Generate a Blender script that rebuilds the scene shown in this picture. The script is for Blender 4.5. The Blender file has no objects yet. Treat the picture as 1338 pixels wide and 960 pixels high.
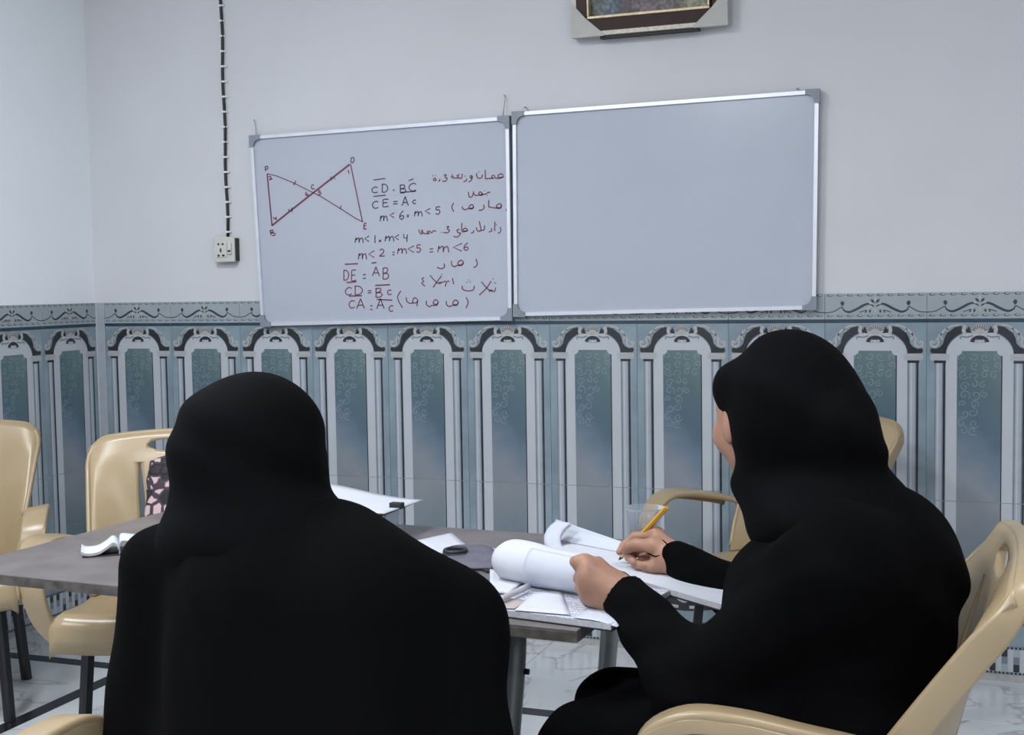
import bpy, bmesh, math, random
import numpy as np
from mathutils import Vector, Matrix

random.seed(7)
S = bpy.context.scene
COL = S.collection

# ------------------------------------------------------------------ camera
FPX = 1650.52
CAM = np.array([0.0, -4.46028, 1.34274])
CR = np.array([0.93783, 0.34675, -0.01572])
CU = np.array([-0.00752, 0.06555, 0.99782])
CF = np.array([-0.34702, 0.93567, -0.06408])
cd = bpy.data.cameras.new('camera')
cd.sensor_fit = 'HORIZONTAL'; cd.sensor_width = 36.0
cd.lens = FPX / 1338.0 * 36.0
cd.clip_start = 0.05
cam = bpy.data.objects.new('camera', cd)
COL.objects.link(cam)
_m = Matrix.Identity(4)
for _i in range(3):
    _m[_i][0] = CR[_i]; _m[_i][1] = CU[_i]; _m[_i][2] = -CF[_i]; _m[_i][3] = CAM[_i]
cam.matrix_world = _m
S.camera = cam

# ------------------------------------------------------------------ world, lights, exposure
wd = bpy.data.worlds.new('world'); S.world = wd; wd.use_nodes = True
wd.node_tree.nodes['Background'].inputs[0].default_value = (0.75, 0.85, 1.0, 1)
wd.node_tree.nodes['Background'].inputs[1].default_value = 0.15
S.view_settings.view_transform = 'Standard'
S.view_settings.look = 'None'
S.view_settings.exposure = 0.0
S.view_settings.gamma = 1.0
S.view_settings.use_curve_mapping = False
CEIL = 3.05
# (x, y, watts) of the square ceiling lamps; fixtures are built further down around these
LAMPS = [(-2.2, -2.3, 44), (0.2, -2.9, 20), (2.7, -1.7, 9), (2.6, -4.4, 28), (-1.6, -4.6, 84)]
LCOL = (0.93, 0.965, 1.0)
for lx, ly, w in LAMPS:
    ld = bpy.data.lights.new('ceiling_lamp_light', 'AREA')
    ld.shape = 'SQUARE'; ld.size = 0.54; ld.energy = w; ld.color = LCOL
    lo = bpy.data.objects.new('ceiling_lamp_light', ld)
    lo.location = (lx, ly, CEIL - 0.045)
    COL.objects.link(lo)

# ------------------------------------------------------------------ pixel helpers
def ray(x, y):
    return (x - 669.0) / FPX * CR - (y - 480.0) / FPX * CU + CF
def onz(x, y, z):
    d = ray(x, y); return CAM + d * ((z - CAM[2]) / d[2])
def ony(x, y, Y):
    d = ray(x, y); return CAM + d * ((Y - CAM[1]) / d[1])
def dep(x, y, Z):
    return CAM + ray(x, y) * Z

# ------------------------------------------------------------------ materials
MATS = {}
def nt(name):
    m = bpy.data.materials.new(name); m.use_nodes = True
    t = m.node_tree; b = t.nodes['Principled BSDF']
    MATS[name] = m
    return m, t, b
def lin(r, g, b):
    f = lambda c: ((c / 255 + 0.055) / 1.055) ** 2.4 if c > 10 else c / 255 / 12.92
    return (f(r), f(g), f(b), 1)
def plain(name, col, rough=0.5, metal=0.0, spec=0.5, var=0.0, scale=20.0, bump=0.0, bscale=60.0, trans=0.0, coat=0.0, detail=4):
    m, t, b = nt(name)
    col = tuple(col) if len(col) == 4 else (*col, 1)
    b.inputs['Base Color'].default_value = col
    b.inputs['Roughness'].default_value = rough
    b.inputs['Metallic'].default_value = metal
    b.inputs['Specular IOR Level'].default_value = spec
    b.inputs['Transmission Weight'].default_value = trans
    b.inputs['Coat Weight'].default_value = coat
    tc = t.nodes.new('ShaderNodeTexCoord')
    if var > 0:
        n = t.nodes.new('ShaderNodeTexNoise'); n.inputs['Scale'].default_value = scale
        n.inputs['Detail'].default_value = detail
        t.links.new(tc.outputs['Object'], n.inputs['Vector'])
        r = t.nodes.new('ShaderNodeValToRGB')
        r.color_ramp.elements[0].position = 0.3; r.color_ramp.elements[1].position = 0.7
        r.color_ramp.elements[0].color = (*[c * (1 - var) for c in col[:3]], 1)
        r.color_ramp.elements[1].color = (*[min(1, c * (1 + var)) for c in col[:3]], 1)
        t.links.new(n.outputs['Fac'], r.inputs['Fac'])
        t.links.new(r.outputs['Color'], b.inputs['Base Color'])
    if bump > 0:
        n2 = t.nodes.new('ShaderNodeTexNoise'); n2.inputs['Scale'].default_value = bscale
        n2.inputs['Detail'].default_value = 3
        t.links.new(tc.outputs['Object'], n2.inputs['Vector'])
        bp = t.nodes.new('ShaderNodeBump'); bp.inputs['Strength'].default_value = bump
        bp.inputs['Distance'].default_value = 0.01
        t.links.new(n2.outputs['Fac'], bp.inputs['Height'])
        t.links.new(bp.outputs['Normal'], b.inputs['Normal'])
    return m

plain('plaster_lit', (0.86, 0.90, 0.94), 0.75, spec=0.3, var=0.02, scale=2.5, bump=0.05, bscale=40)  # paler, bluer left-wall plaster: its stronger light is put into the colour
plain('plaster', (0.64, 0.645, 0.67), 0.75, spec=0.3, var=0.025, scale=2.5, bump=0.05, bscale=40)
plain('ceiling_white', (0.8, 0.8, 0.8), 0.8, spec=0.2, var=0.02, scale=3)
plain('grout', (0.55, 0.56, 0.57), 0.8, var=0.1, scale=15)
plain('skirting_grout', (0.40, 0.38, 0.34), 0.7, var=0.2, scale=30)
plain('tile_ground', (0.235, 0.30, 0.345), 0.16, var=0.22, scale=5)
plain('tile_border', (0.34, 0.385, 0.41), 0.18, var=0.06, scale=9)
plain('tile_white', (0.50, 0.53, 0.57), 0.16, var=0.03, scale=8)
plain('tile_relief', (0.44, 0.44, 0.43), 0.2, var=0.1, scale=60)
plain('tile_dark', (0.028, 0.031, 0.037), 0.2, var=0.2, scale=40)
plain('tile_mid', (0.20, 0.235, 0.28), 0.18, var=0.08, scale=20)
plain('tile_grey', (0.38, 0.42, 0.47), 0.18, var=0.06, scale=20)
plain('tile_navy', (0.03, 0.055, 0.085), 0.2, var=0.15, scale=30)
plain('tile_scroll', (0.25, 0.325, 0.345), 0.2, var=0.12, scale=40)
plain('board_white', (0.455, 0.49, 0.565), 0.22, spec=0.5, var=0.02, scale=3)
plain('aluminium', (0.72, 0.74, 0.80), 0.38, metal=0.55, var=0.04, scale=20)
plain('corner_grey', (0.24, 0.27, 0.32), 0.45, var=0.06, scale=30)
plain('marker_red', (0.17, 0.03, 0.075), 0.6, var=0.15, scale=90)
plain('marker_dark', (0.085, 0.04, 0.08), 0.6, var=0.15, scale=90)
plain('wire', (0.35, 0.35, 0.37), 0.4, metal=0.6)
plain('cable_black', (0.012, 0.012, 0.014), 0.5)
plain('clip_white', (0.8, 0.8, 0.82), 0.35)
plain('socket_cream', (0.62, 0.60, 0.56), 0.35, var=0.02)
plain('socket_dark', (0.015, 0.015, 0.015), 0.5)
plain('chair_plastic', (0.37, 0.28, 0.165), 0.30, spec=0.5, var=0.05, scale=4, bump=0.03, bscale=300)
plain('leg_black', (0.012, 0.012, 0.016), 0.45, bump=0.02)
plain('table_wood', (0.155, 0.135, 0.135), 0.34, var=0.22, scale=9)
plain('table_edge', (0.085, 0.075, 0.068), 0.5, var=0.5, scale=35)
plain('table_metal', (0.34, 0.36, 0.36), 0.45, metal=0.4, var=0.05)
plain('paper', (0.60, 0.62, 0.68), 0.7, spec=0.2, var=0.02, scale=12)
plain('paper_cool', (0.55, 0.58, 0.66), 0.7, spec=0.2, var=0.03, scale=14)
plain('page_edge', (0.48, 0.49, 0.53), 0.8, spec=0.1, var=0.12, scale=120)
plain('note_beige', (0.44, 0.39, 0.38), 0.7, var=0.05)
plain('pouch_fabric', (0.125, 0.12, 0.155), 0.75, var=0.15, scale=25, bump=0.2, bscale=200)
plain('cover_black', (0.012, 0.012, 0.014), 0.5)
plain('ring_rubber', (0.022, 0.022, 0.03), 0.5)
plain('pencil_yellow', (0.60, 0.32, 0.025), 0.4, var=0.06)
plain('pencil_wood', (0.62, 0.42, 0.22), 0.7)
plain('pencil_lead', (0.02, 0.02, 0.02), 0.5)
plain('pen_grey', (0.45, 0.43, 0.48), 0.35)
plain('skin', (0.36, 0.195, 0.135), 0.5, spec=0.35, var=0.10, scale=28)
plain('nail', (0.62, 0.36, 0.29), 0.3)
plain('eye_white', (0.8, 0.8, 0.8), 0.2)
plain('eye_dark', (0.02, 0.012, 0.01), 0.2)
plain('brow_hair', (0.015, 0.01, 0.008), 0.8)
plain('lip', (0.42, 0.14, 0.12), 0.45)
plain('abaya_black', (0.0016, 0.0016, 0.0021), 0.9, spec=0.06, bump=0.15, bscale=400)
plain('hijab_black', (0.0016, 0.0016, 0.0022), 0.85, spec=0.07, bump=0.15, bscale=400)
plain('frame_brown', (0.035, 0.014, 0.012), 0.45, spec=0.25, var=0.25, scale=30)
plain('frame_gold', (0.62, 0.50, 0.33), 0.35, metal=0.3, var=0.2, scale=60)
plain('frame_under', (0.02, 0.015, 0.014), 0.6)
plain('frame_cream', (0.66, 0.60, 0.52), 0.5, var=0.2, scale=150)
plain('card_corner', (0.50, 0.49, 0.46), 0.7, var=0.04)
plain('strip_black', (0.014, 0.014, 0.017), 0.25, var=0.2)
plain('lamp_frame', (0.75, 0.75, 0.75), 0.5)

def glassy(name, body, gloss):
    m, t, b = nt(name)
    tr = t.nodes.new('ShaderNodeBsdfTransparent'); tr.inputs[0].default_value = (0.96, 0.97, 0.98, 1)
    b.inputs['Base Color'].default_value = (0.75, 0.78, 0.82, 1); b.inputs['Roughness'].default_value = 0.06
    fr = t.nodes.new('ShaderNodeFresnel'); fr.inputs[0].default_value = 1.45
    ma = t.nodes.new('ShaderNodeMath'); ma.operation = 'MULTIPLY_ADD'; ma.inputs[1].default_value = gloss; ma.inputs[2].default_value = body
    t.links.new(fr.outputs[0], ma.inputs[0])
    mx = t.nodes.new('ShaderNodeMixShader')
    t.links.new(ma.outputs[0], mx.inputs[0]); t.links.new(tr.outputs[0], mx.inputs[1]); t.links.new(b.outputs[0], mx.inputs[2])
    t.links.new(mx.outputs[0], t.nodes['Material Output'].inputs['Surface'])
    return m
glassy('clear_plastic', 0.03, 0.35)
glassy('clear_glass', 0.07, 0.8)

m, t, b = nt('lamp_glow')
b.inputs['Emission Color'].default_value = (*LCOL, 1); b.inputs['Emission Strength'].default_value = 3.0

# printed panel of the wall tiles: teal fading to grey along a diagonal, darker again below
def panel_mat(name, upper):
    m, t, b = nt(name)
    b.inputs['Roughness'].default_value = 0.16
    tc = t.nodes.new('ShaderNodeTexCoord'); sp = t.nodes.new('ShaderNodeSeparateXYZ')
    t.links.new(tc.outputs['Object'], sp.inputs[0])
    ns = t.nodes.new('ShaderNodeTexNoise'); ns.inputs['Scale'].default_value = 14; ns.inputs['Detail'].default_value = 5
    t.links.new(tc.outputs['Object'], ns.inputs['Vector'])
    a = t.nodes.new('ShaderNodeMath'); a.operation = 'MULTIPLY_ADD'
    t.links.new(sp.outputs['X'], a.inputs[0]); a.inputs[1].default_value = 1.0 if upper else -0.3
    t.links.new(sp.outputs['Z'], a.inputs[2])
    c = t.nodes.new('ShaderNodeMath'); c.operation = 'MULTIPLY_ADD'
    t.links.new(ns.outputs['Fac'], c.inputs[0]); c.inputs[1].default_value = 0.14
    t.links.new(a.outputs[0], c.inputs[2])
    mr = t.nodes.new('ShaderNodeMapRange')
    mr.inputs['From Min'].default_value = 0.0; mr.inputs['From Max'].default_value = 0.68
    t.links.new(c.outputs[0], mr.inputs['Value'])
    r = t.nodes.new('ShaderNodeValToRGB'); e = r.color_ramp.elements
    if upper:
        data = [(0.0, (0.23, 0.255, 0.285)), (0.18, (0.235, 0.265, 0.305)), (0.34, (0.15, 0.205, 0.265)), (0.5, (0.095, 0.15, 0.195)), (0.7, (0.105, 0.165, 0.185)), (0.86, (0.135, 0.20, 0.215)), (1.0, (0.18, 0.235, 0.245))]
    else:
        data = [(0.0, (0.11, 0.165, 0.18)), (0.45, (0.12, 0.175, 0.19)), (0.62, (0.15, 0.21, 0.24)), (0.82, (0.21, 0.245, 0.28)), (1.0, (0.25, 0.27, 0.30))]
    e[0].position, e[0].color = data[0][0], (*data[0][1], 1)
    e[1].position, e[1].color = data[-1][0], (*data[-1][1], 1)
    for p_, c_ in data[1:-1]:
        q = e.new(p_); q.color = (*c_, 1)
    t.links.new(mr.outputs[0], r.inputs['Fac'])
    t.links.new(r.outputs['Color'], b.inputs['Base Color'])
panel_mat('tile_panel_upper', True)
panel_mat('tile_panel_lower', False)

def marble():
    m, t, b = nt('marble')
    b.inputs['Roughness'].default_value = 0.13
    tc = t.nodes.new('ShaderNodeTexCoord')
    oi = t.nodes.new('ShaderNodeObjectInfo')
    ad = t.nodes.new('ShaderNodeVectorMath'); ad.operation = 'ADD'
    ml = t.nodes.new('ShaderNodeVectorMath'); ml.operation = 'SCALE'; ml.inputs['Scale'].default_value = 3.0
    t.links.new(oi.outputs['Location'], ml.inputs[0])
    t.links.new(tc.outputs['Object'], ad.inputs[0]); t.links.new(ml.outputs[0], ad.inputs[1])
    n = t.nodes.new('ShaderNodeTexNoise'); n.inputs['Scale'].default_value = 2.2; n.inputs['Detail'].default_value = 7; n.inputs['Distortion'].default_value = 1.6
    t.links.new(ad.outputs[0], n.inputs['Vector'])
    r = t.nodes.new('ShaderNodeValToRGB'); e = r.color_ramp.elements
    e[0].position, e[0].color = 0.30, (0.66, 0.68, 0.71, 1)
    e[1].position, e[1].color = 0.75, (0.68, 0.70, 0.74, 1)
    for p_, c_ in ((0.475, (0.64, 0.66, 0.69, 1)), (0.5, (0.40, 0.41, 0.43, 1)), (0.515, (0.62, 0.64, 0.67, 1))):
        q = e.new(p_); q.color = c_
    t.links.new(n.outputs['Fac'], r.inputs['Fac']); t.links.new(r.outputs['Color'], b.inputs['Base Color'])
marble()

# floral fabric: large pale petals on a dark ground
def floral():
    m, t, b = nt('floral_fabric')
    b.inputs['Roughness'].default_value = 0.7
    tc = t.nodes.new('ShaderNodeTexCoord')
    ns = t.nodes.new('ShaderNodeTexNoise'); ns.inputs['Scale'].default_value = 30
    t.links.new(tc.outputs['Object'], ns.inputs['Vector'])
    mx = t.nodes.new('ShaderNodeMix'); mx.data_type = 'RGBA'; mx.inputs[0].default_value = 0.018
    t.links.new(tc.outputs['Object'], mx.inputs[6]); t.links.new(ns.outputs['Color'], mx.inputs[7])
    v = t.nodes.new('ShaderNodeTexVoronoi'); v.feature = 'DISTANCE_TO_EDGE'; v.inputs['Scale'].default_value = 27
    t.links.new(mx.outputs[2], v.inputs['Vector'])
    v2 = t.nodes.new('ShaderNodeTexVoronoi'); v2.inputs['Scale'].default_value = 27
    t.links.new(mx.outputs[2], v2.inputs['Vector'])
    r = t.nodes.new('ShaderNodeValToRGB'); e = r.color_ramp.elements; r.color_ramp.interpolation = 'LINEAR'
    e[0].position, e[0].color = 0.10, (0.035, 0.02, 0.035, 1)
    e[1].position, e[1].color = 0.15, (0.52, 0.38, 0.39, 1)
    t.links.new(v.outputs['Distance'], r.inputs['Fac'])
    r2 = t.nodes.new('ShaderNodeValToRGB'); f = r2.color_ramp.elements
    f[0].position, f[0].color = 0.28, (0.05, 0.035, 0.055, 1)
    f[1].position, f[1].color = 0.34, (1, 1, 1, 1)
    sp = t.nodes.new('ShaderNodeSeparateColor')
    t.links.new(v2.outputs['Color'], sp.inputs[0]); t.links.new(sp.outputs[0], r2.inputs['Fac'])
    mm = t.nodes.new('ShaderNodeMix'); mm.data_type = 'RGBA'; mm.blend_type = 'MULTIPLY'; mm.inputs[0].default_value = 1
    t.links.new(r.outputs['Color'], mm.inputs[6]); t.links.new(r2.outputs['Color'], mm.inputs[7])
    t.links.new(mm.outputs[2], b.inputs['Base Color'])
floral()

# printed page: faint grey text lines
def printed():
    m, t, b = nt('printed_page')
    b.inputs['Roughness'].default_value = 0.7
    tc = t.nodes.new('ShaderNodeTexCoord'); sp = t.nodes.new('ShaderNodeSeparateXYZ')
    t.links.new(tc.outputs['Object'], sp.inputs[0])
    w = t.nodes.new('ShaderNodeMath'); w.operation = 'PINGPONG'; w.inputs[1].default_value = 0.0048
    t.links.new(sp.outputs['Y'], w.inputs[0])
    c1 = t.nodes.new('ShaderNodeMath'); c1.operation = 'LESS_THAN'; c1.inputs[1].default_value = 0.0020
    t.links.new(w.outputs[0], c1.inputs[0])
    mp = t.nodes.new('ShaderNodeMapping'); mp.inputs['Scale'].default_value = (260, 100, 1)
    t.links.new(tc.outputs['Object'], mp.inputs['Vector'])
    n = t.nodes.new('ShaderNodeTexNoise'); n.inputs['Scale'].default_value = 1; n.inputs['Detail'].default_value = 1
    t.links.new(mp.outputs[0], n.inputs['Vector'])
    c2 = t.nodes.new('ShaderNodeMath'); c2.operation = 'GREATER_THAN'; c2.inputs[1].default_value = 0.44
    t.links.new(n.outputs['Fac'], c2.inputs[0])
    mu = t.nodes.new('ShaderNodeMath'); mu.operation = 'MULTIPLY'
    t.links.new(c1.outputs[0], mu.inputs[0]); t.links.new(c2.outputs[0], mu.inputs[1])
    mx = t.nodes.new('ShaderNodeMix'); mx.data_type = 'RGBA'
    mx.inputs[6].default_value = (0.64, 0.66, 0.74, 1); mx.inputs[7].default_value = (0.22, 0.23, 0.30, 1)
    t.links.new(mu.outputs[0], mx.inputs[0]); t.links.new(mx.outputs[2], b.inputs['Base Color'])
printed()

# framed picture print: soft generic patches of colour
def art():
    m, t, b = nt('picture_print')
    b.inputs['Roughness'].default_value = 0.25
    tc = t.nodes.new('ShaderNodeTexCoord')
    n = t.nodes.new('ShaderNodeTexNoise'); n.inputs['Scale'].default_value = 16; n.inputs['Detail'].default_value = 6
    t.links.new(tc.outputs['Object'], n.inputs['Vector'])
    sp = t.nodes.new('ShaderNodeSeparateXYZ'); t.links.new(tc.outputs['Object'], sp.inputs[0])
    ad = t.nodes.new('ShaderNodeMath'); ad.operation = 'MULTIPLY_ADD'; ad.inputs[1].default_value = 0.10
    t.links.new(n.outputs['Fac'], ad.inputs[0]); t.links.new(sp.outputs['X'], ad.inputs[2])
    mr = t.nodes.new('ShaderNodeMapRange'); mr.inputs['From Min'].default_value = -0.17; mr.inputs['From Max'].default_value = 0.27
    t.links.new(ad.outputs[0], mr.inputs[0])
    r = t.nodes.new('ShaderNodeValToRGB'); e = r.color_ramp.elements
    e[0].position, e[0].color = 0.0, (0.10, 0.09, 0.07, 1)
    e[1].position, e[1].color = 1.0, (0.09, 0.10, 0.05, 1)
    for p_, c_ in ((0.10, (0.17, 0.22, 0.26, 1)), (0.24, (0.10, 0.16, 0.22, 1)), (0.30, (0.08, 0.06, 0.07, 1)), (0.42, (0.19, 0.15, 0.17, 1)), (0.62, (0.16, 0.13, 0.15, 1)), (0.72, (0.10, 0.08, 0.07, 1)), (0.80, (0.28, 0.30, 0.16, 1)), (0.92, (0.24, 0.27, 0.16, 1))):
        q = e.new(p_); q.color = c_
    t.links.new(mr.outputs[0], r.inputs['Fac'])
    n2 = t.nodes.new('ShaderNodeTexNoise'); n2.inputs['Scale'].default_value = 70; n2.inputs['Detail'].default_value = 3
    t.links.new(tc.outputs['Object'], n2.inputs['Vector'])
    r2 = t.nodes.new('ShaderNodeValToRGB'); r2.color_ramp.elements[0].position = 0.4; r2.color_ramp.elements[1].position = 0.65
    r2.color_ramp.elements[0].color = (0.35, 0.34, 0.33, 1); r2.color_ramp.elements[1].color = (1.15, 1.1, 1.0, 1)
    t.links.new(n2.outputs['Fac'], r2.inputs['Fac'])
    mm = t.nodes.new('ShaderNodeMix'); mm.data_type = 'RGBA'; mm.blend_type = 'MULTIPLY'; mm.inputs[0].default_value = 1
    t.links.new(r.outputs['Color'], mm.inputs[6]); t.links.new(r2.outputs['Color'], mm.inputs[7])
    t.links.new(mm.outputs[2], b.inputs['Base Color'])
art()

# ------------------------------------------------------------------ object helpers
def setp(o, label=None, cat=None, group=None, kind=None):
    if label: o['label'] = label
    if cat: o['category'] = cat
    if group: o['group'] = group
    if kind: o['kind'] = kind
    return o
def link(o, parent=None):
    COL.objects.link(o)
    if parent is not None: o.parent = parent
    return o
def empty(name, loc=(0, 0, 0), rz=0.0):
    o = bpy.data.objects.new(name, None); o.location = loc; o.rotation_euler = (0, 0, rz)
    o.empty_display_size = 0.1
    return link(o)
def mesh_obj(name, verts, faces, mats, parent=None, fm=None, smooth=False, origin=None):
    """world/parent-local vertices; origin shifts the object's origin there"""
    me = bpy.data.meshes.new(name)
    V = np.array([tuple(v) for v in verts], float)
    if origin is not None:
        V = V - np.array(origin, float)
    me.from_pydata([tuple(v) for v in V], [], [tuple(int(i) for i in f) for f in faces])
    if isinstance(mats, str): mats = [mats]
    for n in mats: me.materials.append(MATS[n])
    if fm is not None:
        me.polygons.foreach_set('material_index', list(fm))
    if smooth:
        me.polygons.foreach_set('use_smooth', [True] * len(me.polygons))
    me.validate(); me.update()
    o = bpy.data.objects.new(name, me)
    if origin is not None: o.location = tuple(origin)
    return link(o, parent)
def recalc(o):
    bm = bmesh.new(); bm.from_mesh(o.data); bmesh.ops.recalc_face_normals(bm, faces=bm.faces); bm.to_mesh(o.data); bm.free()
    return o

class MB:
    def __init__(s): s.v = []; s.f = []; s.m = []
    def add(s, V, F, mi=0):
        o = len(s.v); s.v += [tuple(v) for v in V]; s.f += [tuple(i + o for i in f) for f in F]; s.m += [mi] * len(F)
        return s
    def box(s, a, b, mi=0, bev=0.0):
        bm = bmesh.new()
        bmesh.ops.create_cube(bm, size=1)
        for v in bm.verts:
            v.co = Vector([(a[i] + b[i]) / 2 + v.co[i] * (b[i] - a[i]) for i in range(3)])
        if bev > 0:
            bmesh.ops.bevel(bm, geom=list(bm.edges), offset=bev, segments=2, profile=0.5, affect='EDGES')
        bm.verts.ensure_lookup_table()
        V = [tuple(v.co) for v in bm.verts]; F = [[v.index for v in f.verts] for f in bm.faces]
        bm.free(); return s.add(V, F, mi)
    def poly(s, pts, y, mi, flip=False):
        """flat polygon facing -y in the x,z plane"""
        V = [(p[0], y, p[1]) for p in pts]
        a = sum(pts[i][0] * pts[(i + 1) % len(pts)][1] - pts[(i + 1) % len(pts)][0] * pts[i][1] for i in range(len(pts)))
        idx = list(range(len(V)))
        if a < 0: idx.reverse()
        return s.add(V, [idx], mi)
    def ribbon(s, pts, w, y, mi):
        """flat stroke of width w facing -y in x,z"""
        P = np.array(pts, float); n = len(P)
        if n < 2: return s
        T = np.gradient(P, axis=0); L = np.linalg.norm(T, axis=1, keepdims=True); L[L == 0] = 1; T = T / L
        N = np.stack([-T[:, 1], T[:, 0]], 1) * (np.array(w).reshape(-1, 1) if np.ndim(w) else w) / 2
        A = P + N; B = P - N
        V = [(a[0], y, a[1]) for a in A] + [(b[0], y, b[1]) for b in B]
        F = [(i, i + n, i + n + 1, i + 1) for i in range(n - 1)]
        return s.add(V, F, mi)
    def tube(s, pts, r, seg=10, mi=0, caps=True):
        P = [Vector(p) for p in pts]; n = len(P)
        R = list(r) if np.ndim(r) else [r] * n
        up = None; V = []; F = []
        for i in range(n):
            t_ = (P[min(i + 1, n - 1)] - P[max(i - 1, 0)]).normalized()
            if up is None:
                up = Vector((0, 0, 1)) if abs(t_.z) < 0.9 else Vector((1, 0, 0))
            a = t_.cross(up).normalized(); up = a.cross(t_).normalized()
            for k in range(seg):
                an = 2 * math.pi * k / seg
                V.append(tuple(P[i] + (a * math.cos(an) + up * math.sin(an)) * R[i]))
        for i in range(n - 1):
            for k in range(seg):
                k2 = (k + 1) % seg
                F.append((i * seg + k, i * seg + k2, (i + 1) * seg + k2, (i + 1) * seg + k))
        if caps:
            F.append(tuple(range(seg - 1, -1, -1))); F.append(tuple((n - 1) * seg + k for k in range(seg)))
        return s.add(V, F, mi)
    def band(s, pts, wdir, w, th, mi=0, seg=3):
        """rounded rectangular section swept along pts; wdir: list of width directions"""
        P = [Vector(p) for p in pts]; n = len(P); V = []; F = []
        ww = list(w) if np.ndim(w) else [w] * n; tt = list(th) if np.ndim(th) else [th] * n
        sec0 = None
        for i in range(n):
            t_ = (P[min(i + 1, n - 1)] - P[max(i - 1, 0)]).normalized()
            wd_ = Vector(wdir[i]); wd_ = (wd_ - t_ * wd_.dot(t_)).normalized(); nn = t_.cross(wd_).normalized()
            W2, T2 = ww[i] / 2, tt[i] / 2; r = min(W2, T2) * 0.9
            sec = []
            for (sx, sy, a0) in ((1, 1, 0), (-1, 1, 90), (-1, -1, 180), (1, -1, 270)):
                for k in range(seg + 1):
                    an = math.radians(a0 + 90 * k / seg)
                    sec.append((sx * (W2 - r) + r * math.cos(an), sy * (T2 - r) + r * math.sin(an)))
            m_ = len(sec)
            for (u, v) in sec: V.append(tuple(P[i] + wd_ * u + nn * v))
        for i in range(n - 1):
            for k in range(m_):
                k2 = (k + 1) % m_
                F.append((i * m_ + k, i * m_ + k2, (i + 1) * m_ + k2, (i + 1) * m_ + k))
        F.append(tuple(range(m_ - 1, -1, -1))); F.append(tuple((n - 1) * m_ + k for k in range(m_)))
        return s.add(V, F, mi)
    def build(s, name, mats, parent=None, smooth=False, origin=None, fix=False):
        o = mesh_obj(name, s.v, s.f, mats, parent, s.m, smooth, origin)
        if fix: recalc(o)
        return o

def catmull(pts, n=8, closed=False):
    P = [np.array(p, float) for p in pts]; out = []
    if closed: P = [P[-1]] + P + [P[0], P[1]]
    else: P = [2 * P[0] - P[1]] + P + [2 * P[-1] - P[-2]]
    for i in range(1, len(P) - 2):
        for k in range(n):
            t_ = k / n
            out.append(0.5 * ((2 * P[i]) + (-P[i - 1] + P[i + 1]) * t_ + (2 * P[i - 1] - 5 * P[i] + 4 * P[i + 1] - P[i + 2]) * t_ ** 2 + (-P[i - 1] + 3 * P[i] - 3 * P[i + 1] + P[i + 2]) * t_ ** 3))
    if not closed: out.append(P[-2])
    return out

def sheet(name, rows, th, mats, parent=None, edge=None, smooth=True, origin=None):
    """thick sheet from a grid of points rows[i][j]"""
    G = np.array(rows, float); a, b = G.shape[:2]
    du = np.gradient(G, axis=0); dv = np.gradient(G, axis=1)
    N = np.cross(dv, du); N /= np.maximum(1e-9, np.linalg.norm(N, axis=2, keepdims=True))
    if N[:, :, 2].mean() < 0: N = -N
    T = G + N * th / 2; B = G - N * th / 2
    V = list(T.reshape(-1, 3)) + list(B.reshape(-1, 3)); o = a * b; F = []; M = []
    for i in range(a - 1):
        for j in range(b - 1):
            q = (i * b + j, i * b + j + 1, (i + 1) * b + j + 1, (i + 1) * b + j)
            F.append(q); M.append(0); F.append(tuple(o + k for k in reversed(q))); M.append(0)
    e = 1 if (not isinstance(mats, str) and len(mats) > 1) else 0
    for i in range(a - 1):
        for j in (0, b - 1):
            F.append((i * b + j, (i + 1) * b + j, o + (i + 1) * b + j, o + i * b + j)); M.append(e)
    for j in range(b - 1):
        for i in (0, a - 1):
            F.append((i * b + j, i * b + j + 1, o + i * b + j + 1, o + i * b + j)); M.append(e)
    ob = mesh_obj(name, V, F, mats, parent, M, False, origin)
    recalc(ob)
    if smooth:
        for p_ in ob.data.polygons:
            p_.use_smooth = p_.material_index == 0 if e else True
    return ob

def quad_grid(c00, c10, c11, c01, nu, nv, fn=None):
    c00, c10, c11, c01 = [np.array(c, float) for c in (c00, c10, c11, c01)]
    R = []
    for i in range(nu + 1):
        u = i / nu; row = []
        for j in range(nv + 1):
            v = j / nv
            p_ = c00 * (1 - u) * (1 - v) + c10 * u * (1 - v) + c11 * u * v + c01 * (1 - u) * v
            if fn is not None: p_ = p_ + np.array(fn(u, v))
            row.append(p_)
        R.append(row)
    return R

# ------------------------------------------------------------------ the room
XL, XR, YR = -3.553, 3.6, -6.2
W = 1.0 / 3.0
def structure(o): o['kind'] = 'structure'; return o
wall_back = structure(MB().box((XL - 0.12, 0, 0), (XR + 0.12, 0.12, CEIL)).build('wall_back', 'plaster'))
wall_left = structure(MB().box((XL - 0.12, YR, 0), (XL, 0, CEIL)).build('wall_left', 'plaster_lit'))
wall_right = structure(MB().box((XR, YR, 0), (XR + 0.12, 0, CEIL)).build('wall_right', 'plaster'))
wall_rear = structure(MB().box((XL - 0.12, YR - 0.12, 0), (XR + 0.12, YR, CEIL)).build('wall_rear', 'plaster'))
ceiling = structure(MB().box((XL - 0.12, YR - 0.12, CEIL), (XR + 0.12, 0.12, CEIL + 0.1)).build('ceiling', 'ceiling_white'))
floor = structure(MB().box((XL - 0.12, YR - 0.12, -0.12), (XR + 0.12, 0.12, -0.004)).build('floor', 'grout'))

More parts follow.
